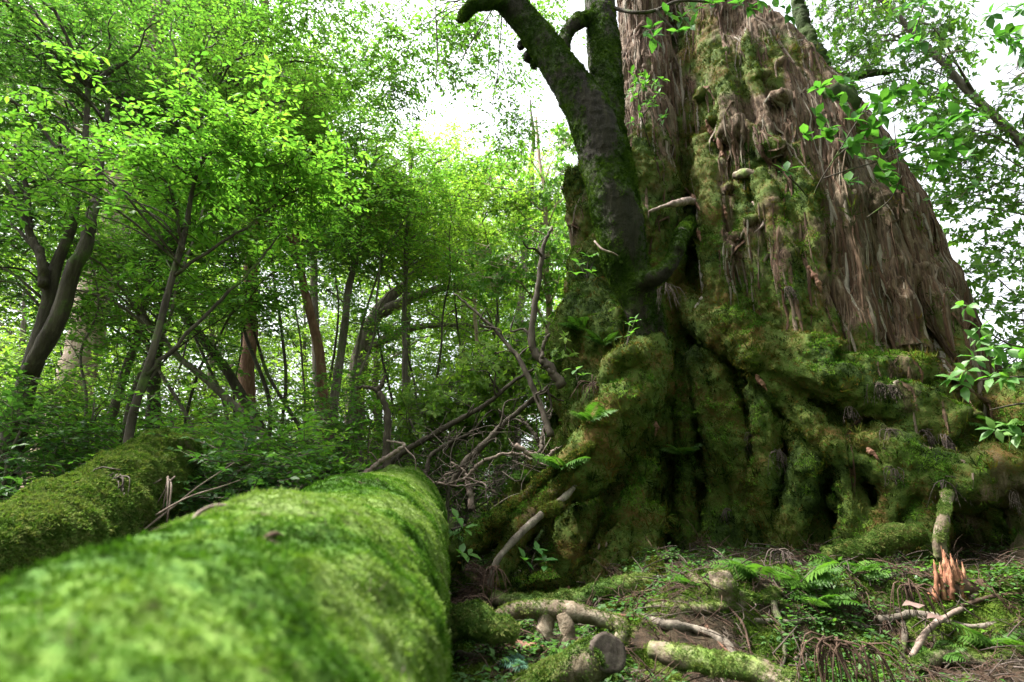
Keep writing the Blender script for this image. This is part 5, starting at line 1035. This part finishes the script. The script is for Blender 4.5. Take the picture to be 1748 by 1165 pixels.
stick('short pale chip below the ferns', [(1356, 1128), (1368, 1115), (1376, 1106)], (3.8, 3.8), 0.014)
stick('brown stick standing beside the near log', [(760, 1085), (764, 1110), (762, 1145)], (3.6, 3.5), 0.012, 'orange')
stick('thin stick lying before the mossy curved branch', [(870, 1018), (905, 1010), (945, 1016)], (5.0, 5.0), 0.012, 'orange')
stick('broken chip of orange wood under the hollow', [(945, 1020), (962, 1008), (972, 1003)], (5.2, 5.3), 0.035, 'orange')
stick('thin grey stick on the needle litter left of the hollow', [(765, 872), (800, 870), (835, 873)], (6.2, 6.3), 0.014)
stick('second thin stick on the needle litter by the near log end', [(770, 905), (810, 890), (880, 845), (950, 850)], (6.1, 6.2), 0.012, 'dead')
stick('curved dead twig arching above the near log', [(328, 892), (338, 878), (360, 866), (385, 864), (410, 869), (428, 874)], (1.62, 1.72), 0.007, 'dead_pale')
stick('small dark debris twig lying on the near log moss', [(455, 918), (470, 912), (490, 920)], (1.30, 1.36), 0.007, 'litter')
stick('thin bent twig poking from the hump-ended log', [(245, 905), (290, 870), (340, 830), (400, 790)], (4.2, 4.6), 0.008, 'dead_pale')
stick('thin lower twig poking right of the hump-ended log', [(265, 880), (320, 850), (375, 832), (410, 820)], (4.2, 4.5), 0.007, 'dead_pale')
def floor_root(label, pts_, r, m):
    p = [surf(a, b, r * 0.55) for a, b in pts_]
    wood('surface_root', label, 'root', p, [r, r * 1.1, r * 0.85, r * 0.5], m, 'roots snaking over the floor', 9, 0.3, 6, moss=(0.45, 350) if m == 'log2' else None)
for lab, pts_, r, m in [('root snaking down the bank right of the cut log', [(1090, 1050), (1130, 1066), (1185, 1074), (1240, 1100), (1262, 1140)], 0.03, 'bark_grey'), ('mossy root running left along the terrace edge', [(1330, 1012), (1260, 1030), (1190, 1040), (1120, 1036), (1070, 1048)], 0.035, 'log2'),
        ('thin root crossing below the fern clump', [(1290, 1060), (1350, 1062), (1420, 1058), (1490, 1072)], 0.02, 'bark_grey'), ('root dropping over the bank beside the drooping bundle', [(1320, 1030), (1332, 1070), (1340, 1110), (1330, 1155)], 0.025, 'bark_dark'), ('root hanging down the bank under the long stick', [(1530, 1040), (1545, 1080), (1540, 1120), (1560, 1160)], 0.022, 'bark_dark'),
        ('dark root at the very bottom by the near log', [(780, 1120), (830, 1130), (880, 1150), (900, 1172)], 0.03, 'bark_dark'), ('pale root loop below the lichen-covered root', [(1000, 1062), (1010, 1085), (1000, 1100)], 0.022, 'bark_grey'), ('long mossy root from the columns to the terrace', [(1180, 985), (1220, 1010), (1290, 1020), (1370, 1040)], 0.035, 'log2'), ('root running along the litter toward the right edge', [(1500, 1060), (1570, 1050), (1650, 1070), (1740, 1060)], 0.028, 'bark_grey'), ('mossy root low at the bottom right corner', [(1560, 1140), (1620, 1120), (1690, 1130), (1750, 1110)], 0.04, 'log2')]:
    floor_root(lab, pts_, r, m)
# drooping bundles of dead fronds and root fringe
def bundle(label, px, py, Y, L, n, spread, m, cat='dead fronds', name='dead_frond_bundle', down=1.0, group='drooping dead fronds', r=0.006, onstem=False, off=0.12):
    b = surf(px, py, 0.03, True) if onstem else P(px, py, Y)
    root = empty(name, b, label, cat, group); q = np.random.default_rng(int(px * 7 + py)); a = Acc()
    for k in range(n):
        an = q.normal(0, spread); l = L * q.uniform(0.55, 1.15); o_ = b + q.normal(0, L * 0.10, 3) * np.array((1, 0.5, 0.6))
        fw = -0.12 if onstem else -0.35; d = np.array((math.sin(an), fw, -math.cos(an) * down * 0.5)); e = o_ + d * l * 0.55 + np.array((0, 0, 0.06 * l)); f = o_ + np.array((math.sin(an) * 0.8 + q.normal(0, 0.15), fw, -down * q.uniform(0.7, 1.1))) * l
        a.add(*tube([o_, e, f], [r, r * 0.9, r * 0.45], 4, 7))
        if m == 'sprig':                                  # side needles thicken each strand
            for t in (0.4, 0.6, 0.8):
                c = o_ * (1 - t) + f * t + np.array((0, -0.02, 0)); a.add(*tube([c, c + np.array((q.normal(0, 0.02), -0.01, -0.06)) * L * 2], [r * 0.8, r * 0.3], 3, 3))
    link('fronds', a.mesh('fronds', M[m]), root); return root
for (lab, px, py, L, n) in [('hanging grey dead fronds on the root column left of centre', 1268, 690, 0.42, 12), ('small grey fronds under the first hanging bunch', 1282, 745, 0.3, 7), ('wide grey dead fronds in the middle of the mossy foot', 1325, 770, 0.42, 9), ('grey frond hanging below the mossy shelf', 1500, 655, 0.32, 7), ('pair of pale fronds under the right mossy shelf', 1520, 660, 0.34, 6), ('grey fronds on the moss right of the pink bare wood', 1580, 735, 0.34, 12), ('grey fronds near the right edge of the mossy foot', 1612, 745, 0.26, 8), ('short frond above the pink bare wood', 1450, 695, 0.25, 6), ('frond slanting below the pink bare wood', 1525, 800, 0.26, 6), ('frond beside the pink bare wood', 1520, 735, 0.28, 6), ('grey fronds low on the mossy foot by the ferns', 1240, 870, 0.30, 9), ('small fronds hanging on the upper moss below the bark', 1345, 490, 0.28, 6), ('pale fronds at the root arch above the cave', 1615, 820, 0.34, 7), ('single frond hanging from the root arch', 1730, 840, 0.34, 4)]:
    bundle(lab, px, py, 0, L * (0.6 + 0.5 * ((px * 7 + py) % 10) / 10), n + 6, 0.3 + 0.05 * (px % 9), 'sprig', onstem=True, group='dead cedar fronds caught in the moss', r=0.0045, off=0.30 if py > 560 else 0.16)
bundle('brown root fringe hanging from the thin slanting root', 845, 968, 5.3, 0.28, 16, 0.45, 'litter', 'roots', 'root_fringe', r=0.006)
bundle('grey leaf-grass tuft drooping from the crotch of the leaning tree', 1135, 488, 6.15, 0.36, 14, 0.6, 'sprig', 'grass', 'grass_tuft', r=0.005)
bundle('large drooping bundle of dead brown fronds at the bottom', 1420, 1095, 3.75, 0.34, 30, 0.8, 'litter', r=0.006)
bundle('dead brown fronds beside the large drooping bundle', 1480, 1105, 3.75, 0.32, 16, 0.7, 'litter', r=0.005)
bundle('dark root fringe by the fern-covered terrace edge', 1110, 1030, 4.7, 0.25, 22, 0.9, 'litter', 'roots', 'root_fringe', r=0.005)
bundle('root fringe hanging left end of the mossy curved branch', 810, 1020, 5.0, 0.28, 26, 0.8, 'litter', 'roots', 'root_fringe', r=0.006)
bundle('brown dead fronds on the left of the fern clump', 1330, 940, 5.4, 0.2, 16, 0.8, 'sprig', r=0.006)
bundle('dead frond heap right of the fern clump', 1545, 1000, 4.6, 0.26, 22, 1.0, 'litter', r=0.006)
bundle('grey dead fronds trailing over the hump-ended log', 200, 815, 4.05, 0.3, 22, 0.9, 'sprig', r=0.005)
bundle('looped dead roots on the end of the hump-ended log', 282, 820, 4.4, 0.36, 6, 0.15, 'dead_pale', 'roots', 'root_fringe', r=0.008)
bundle('needle-brown litter hanging on the mossy knob by the leaning tree', 1010, 655, 6.5, 0.22, 24, 1.2, 'litter', r=0.007)
# fallen leaves
def fallen(label, px, py, Y, L, D, N):
    V, F = leaves(np.zeros((1, 3)), np.array([D], float), np.array([N], float), L * 0.8, 1.1, LEAF8); V[:, 2] += 0.012 * np.sin(V[:, 0] * 45)
    V = np.vstack([V, V + np.array((0, 0, -0.002))]); F = np.vstack([F, F[:, ::-1] + len(V) // 2])
    o = link('fallen_leaf', mesh_np('fallen_leaf', V, [F], M['pink'])); o.location = tuple(P(px, py, Y)); props(o, label, 'leaf', 'fallen leaves')
fallen('pinkish fallen leaf left of the red stump, upper of two', 1540, 1034, 4.5, 0.19, (1, -0.2, 0.1), (0, -0.6, 1)); fallen('greyish fallen leaf below the pinkish one', 1582, 1056, 4.4, 0.18, (1, 0.1, 0.12), (0, -0.5, 1))
fallen('small orange dead leaf on the mossy root below the hollow', 1022, 938, 6.15, 0.07, (0.1, -0.2, 1), (0, -1, 0)); fallen('small orange dead leaf beside the other below the hollow', 1034, 935, 6.15, 0.07, (0.2, -0.2, 1), (0, -1, 0))

# ================================================================== FERNS AND SEEDLINGS
def frond_mesh(m, pairs=15, seed=0):
    q = np.random.default_rng(seed); V_, F_, n0 = [], [], 0
    t = np.linspace(0.08, 0.98, pairs); C_ = np.stack([np.zeros(pairs), t, 0.28 * t - 0.42 * t ** 2], -1)
    wd = 0.34 * np.sin(np.pi * np.clip(0.18 + 0.82 * t, 0, 1)) ** 0.8 + 0.02
    a = Acc()
    for sgn in (-1, 1):
        D = np.stack([np.full(pairs, sgn * 1.0), np.full(pairs, 0.35), np.full(pairs, -0.15)], -1) + q.normal(0, 0.05, (pairs, 3))
        V, F = leaves(C_, D, np.tile((0, 0, 1.0), (pairs, 1)) + q.normal(0, 0.1, (pairs, 3)), wd, 0.55, LEAF8); a.add(V, None, F)
    R_ = np.stack([np.zeros(14), np.linspace(0, 1, 14), 0.28 * np.linspace(0, 1, 14) - 0.42 * np.linspace(0, 1, 14) ** 2], -1)
    V, Q, T3 = tube(R_, [0.010, 0.006, 0.002], 4, raw=True); a.add(V, Q, T3)
    return a.mesh('frond', M[m], False)
FM = {'fern': [frond_mesh('fern', 16, 1), frond_mesh('fern', 13, 2)], 'fern_blue': [frond_mesh('fern_blue', 14, 3)]}
def fern(label, px, py, Y, L, n, a0, a1, m='fern', up=0.45):
    b = P(px, py, Y) if 'near log' in label else surf(px, py, 0.02); root = empty('fern', b, label, 'fern', 'ferns on the forest floor'); q = np.random.default_rng(int(px + py * 3))
    for k in range(n):
        an = a0 + (a1 - a0) * (k + 0.5) / n + q.normal(0, 0.15); d = np.array((math.cos(an), math.sin(an), up * q.uniform(0.4, 1.5)))
        o = bpy.data.objects.new('frond', FM[m][k % len(FM[m])]); COL.objects.link(o); o.parent = root
        D = unit(d); S = unit(np.cross(D, (q.normal(0, 0.2), -0.5, 1.0))); U = np.cross(S, D); l = L * q.uniform(0.75, 1.15)
        o.rotation_euler = Matrix(((S[0], D[0], U[0]), (S[1], D[1], U[1]), (S[2], D[2], U[2]))).to_euler(); o.scale = (l, l, l)
for (lab, px, py, Y, L, n, a0, a1, m) in [
    ('bluish green fern at the bottom left of the cut log', 905, 1140, 3.3, 0.20, 4, 2.2, 5.5, 'fern_blue'), ('green fern right behind the bluish fern', 985, 1138, 3.5, 0.22, 5, 0, 6.28, 'fern'),
    ('fern leaning left on the moss terrace by the pale stub', 1290, 985, 4.7, 0.34, 6, 1.8, 4.6, 'fern'), ('large fern in the centre of the terrace edge', 1370, 1000, 4.55, 0.38, 8, 2.4, 7.0, 'fern'), ('fern arching right on the terrace', 1455, 985, 4.7, 0.32, 6, -1.2, 1.2, 'fern'), ('fern on the terrace beneath the short mossy branch', 1440, 975, 5.1, 0.30, 5, 2.0, 5.0, 'fern'),
    ('low fern drooping over the dark bank', 1400, 1030, 4.35, 0.30, 6, 3.2, 6.2, 'fern'), ('small fern by the base of the root columns', 1180, 1000, 5.0, 0.24, 5, 2.0, 6.5, 'fern'), ('bright fern clinging to the root column', 1165, 775, 6.0, 0.34, 5, 2.6, 6.6, 'fern'), ('small fern left of the buttress root', 905, 818, 6.1, 0.28, 4, 2.6, 4.5, 'fern'),
    ('fern on top of the buttress root', 960, 800, 6.0, 0.34, 5, 2.6, 6.4, 'fern'), ('second fern further up the buttress root', 1005, 720, 6.2, 0.30, 5, 2.6, 6.4, 'fern'), ('fern under the left stem of the cedar', 1030, 590, 6.7, 0.34, 5, 3.0, 6.0, 'fern'), ('fern on the left stem beside the leaning tree', 990, 565, 7.0, 0.34, 5, 2.4, 5.0, 'fern'),
    ('fern in the dark hollow', 885, 940, 6.0, 0.26, 4, 2.0, 5.5, 'fern'), ('fern at the foot of the right root arch', 1700, 735, 5.6, 0.34, 6, 3.0, 6.0, 'fern'), ('fern behind the far end of the near log', 585, 812, 6.2, 0.34, 6, 0, 6.28, 'fern'), ('dim fern at the lower right corner', 1690, 1100, 3.9, 0.30, 7, 0, 6.28, 'fern'), ('fern deep in the shade below the long stick', 1600, 1120, 3.8, 0.26, 6, 0, 6.28, 'fern')]:
    fern(lab, px, py, Y, L, n, a0, a1, m)
def seedling(label, px, py, Y, pts_, L, m=LP_sap, h=0.12):
    b = P(px, py, Y); tips = [(P(a, c, Y + rg.uniform(-0.05, 0.05)), (rg.normal(0, 0.4), -0.4, 0.7)) for a, c in pts_]
    leafy_branch('seedling', label, 'seedling', b, [[b, (b + t[0]) / 2 + np.array((0, 0, 0.02)), t[0]] for t in tips], tips, m, L, 4, int(px + py), group='seedlings', sr=0.006)
seedling('broad-leaved seedling beside the near log', 785, 935, 5.4, [(780, 888), (792, 905), (778, 912)], 0.12)
seedling('seedling low beside the near log', 790, 975, 5.3, [(785, 945), (800, 950)], 0.12)
seedling('seedling with drooping leaves inside the hollow', 905, 975, 5.5, [(895, 955), (915, 940), (930, 958)], 0.12, LP_big)
seedling('sprouting seedling on the leaning tree', 1070, 590, 6.1, [(1075, 555), (1085, 545), (1078, 570)], 0.10)
seedling('yellowish sprout on the left cedar stem', 1000, 480, 6.6, [(990, 450), (1005, 440), (1020, 435), (985, 470), (1010, 465)], 0.13)
seedling('white-tipped seedling on the mossy knob', 985, 650, 6.4, [(982, 632), (995, 640)], 0.11)

# ================================================================== DEAD BRANCHES BETWEEN LOG AND CEDAR
def dead(label, pts_, Y, r, twigs=4, m='dead', seed=1, tl=0.35):
    p = np.array([P(a, b, y) for (a, b), y in zip(pts_, np.linspace(Y[0], Y[1], len(pts_)))])
    root = empty('dead_branch', p[0], label, 'branch', 'dead branches left of the cedar'); q = np.random.default_rng(seed)
    C_ = spline(p, 40); C_[1:-1] += q.normal(0, 0.006, (38, 3))
    V, Q, T3 = tube(C_, [r, r * 0.85, r * 0.6, r * 0.3], 8, raw=True, rough=0.2, freq=6); limb = link('limb', mesh_np('limb', V, [Q, T3], M[m]), root)
    for k in range(twigs):
        i = q.integers(8, 38); d = unit(C_[i] - C_[i - 1]); s = unit(d * 0.7 + q.normal(0, 0.8, 3)); l = tl * q.uniform(0.5, 1.4); c = C_[i]
        pp_ = [c, c + s * l * 0.4 + q.normal(0, 0.03, 3), c + s * l * 0.75 + q.normal(0, 0.05, 3), c + s * l + q.normal(0, 0.05, 3)]
        V, Q, T3 = tube(pp_, [r * 0.35, r * 0.25, r * 0.12], 5, 10, 0.1, 9); link('twig', mesh_np('twig', V, [Q, T3], M[m]), limb)
D_ = [('hooked dead snag with a side prong standing behind the near log', [(664, 830), (660, 770), (662, 720), (655, 685), (645, 668), (630, 662), (612, 661)], (6.9, 6.9), 0.05, 0, 'dead'),
      ('upper prong of the hooked dead snag', [(645, 668), (652, 655), (657, 640)], (6.9, 6.9), 0.035, 0, 'dead'),
      ('long dark dead branch slanting up left before the cedar', [(940, 745), (925, 700), (905, 650), (880, 605), (850, 570), (815, 535), (775, 502)], (6.4, 6.8), 0.04, 5, 'dead'),
      ('dark dead stem rising from the cedar foot with a kink', [(960, 660), (940, 630), (912, 600), (908, 560), (920, 480), (928, 420), (942, 390)], (6.6, 6.8), 0.06, 4, 'dead'),
      ('short dead spur beside the kinked dead stem', [(945, 640), (925, 615), (930, 585), (938, 570)], (6.6, 6.6), 0.035, 1, 'dead'),
      ('long dead branch crossing toward the upper right', [(640, 810), (700, 765), (770, 725), (830, 690), (880, 650), (920, 625)], (7.4, 7.2), 0.045, 7, 'dead'),
      ('thicker dead branch crossing low to the cedar foot', [(770, 830), (795, 790), (830, 755), (870, 715), (925, 670), (935, 660)], (6.8, 6.8), 0.05, 6, 'dead'),
      ('reddish dead branch arching above the log end', [(725, 820), (735, 780), (770, 755), (800, 740), (840, 700)], (7.0, 7.2), 0.03, 5, 'dead'),
      ('bare branch resting on the far end of the near log', [(615, 818), (640, 795), (670, 775), (690, 760), (660, 752)], (5.8, 5.9), 0.03, 2, 'dead_pale'),
      ('flat bare branch lying left along the near log end', [(500, 822), (545, 818), (590, 812), (640, 805)], (6.0, 6.0), 0.018, 4, 'dead'),
      ('thin bare branch bending left behind the near log', [(520, 832), (560, 805), (600, 800), (635, 808)], (6.1, 6.1), 0.014, 3, 'dead'),
      ('forked dead stick standing near the cedar foot', [(925, 770), (915, 745), (900, 725), (885, 710)], (6.5, 6.5), 0.03, 2, 'dead'),
      ('straight dead stick propped at the cedar foot', [(922, 775), (928, 735), (945, 700)], (6.4, 6.6), 0.03, 1, 'dead'),
      ('pale dead branch bowed over the needle litter', [(790, 820), (830, 785), (880, 775), (920, 790), (945, 800)], (6.6, 6.5), 0.022, 5, 'dead_pale'),
      ('grey weathered branch fork on the needle litter', [(805, 870), (800, 830), (790, 805), (770, 790)], (6.5, 6.7), 0.04, 6, 'dead_pale'),
      ('pinkish bare root end lying against the cedar foot', [(880, 760), (905, 775), (930, 785), (945, 770), (955, 765)], (6.3, 6.3), 0.03, 2, 'dead_pale'),
      ('thin upright dead sapling left of the hooked snag', [(625, 830), (628, 770), (632, 720)], (7.4, 7.4), 0.014, 3, 'dead'),
      ('dead twiggy branch over the needle litter', [(700, 830), (740, 825), (790, 830), (840, 820)], (6.4, 6.5), 0.016, 8, 'dead_pale')]
for k_, (lab, pts_, Y, r, tw, m) in enumerate(D_): dead(lab, pts_, Y, r, tw, m, 200 + k_)
# fine tangle of bare twigs (too many to count)
q = np.random.default_rng(500); a = Acc()
for k in range(120):
    c = P(q.uniform(660, 900), q.uniform(730, 870), q.uniform(6.3, 7.6)); d = unit(q.normal(0, 1, 3) * np.array((1, 0.6, 0.6)) + np.array((0, 0, 0.2))); l = q.uniform(0.3, 0.9)
    a.add(*tube([c, c + d * l * 0.35 + q.normal(0, 0.06, 3), c + d * l * 0.7 + q.normal(0, 0.09, 3), c + d * l + q.normal(0, 0.1, 3)], [0.006, 0.0045, 0.002], 4, 9))
o = link('twig_tangle', a.mesh('twig_tangle', M['dead'])); props(o, 'tangle of fine bare twigs between the log end and the cedar', 'twigs', kind='stuff')
# hanging vine in the open sky
V, Q, T3 = tube([P(745, -60, 7), P(744, 30, 7), P(747, 90, 7), P(743, 155, 7)], [0.012, 0.012, 0.010, 0.006], 5, 20, 0.2, 6); o = link('hanging_vine', mesh_np('hanging_vine', V, [Q, T3], M['bark_dark'])); props(o, 'thin dark vine hanging straight down into the open sky', 'vine')
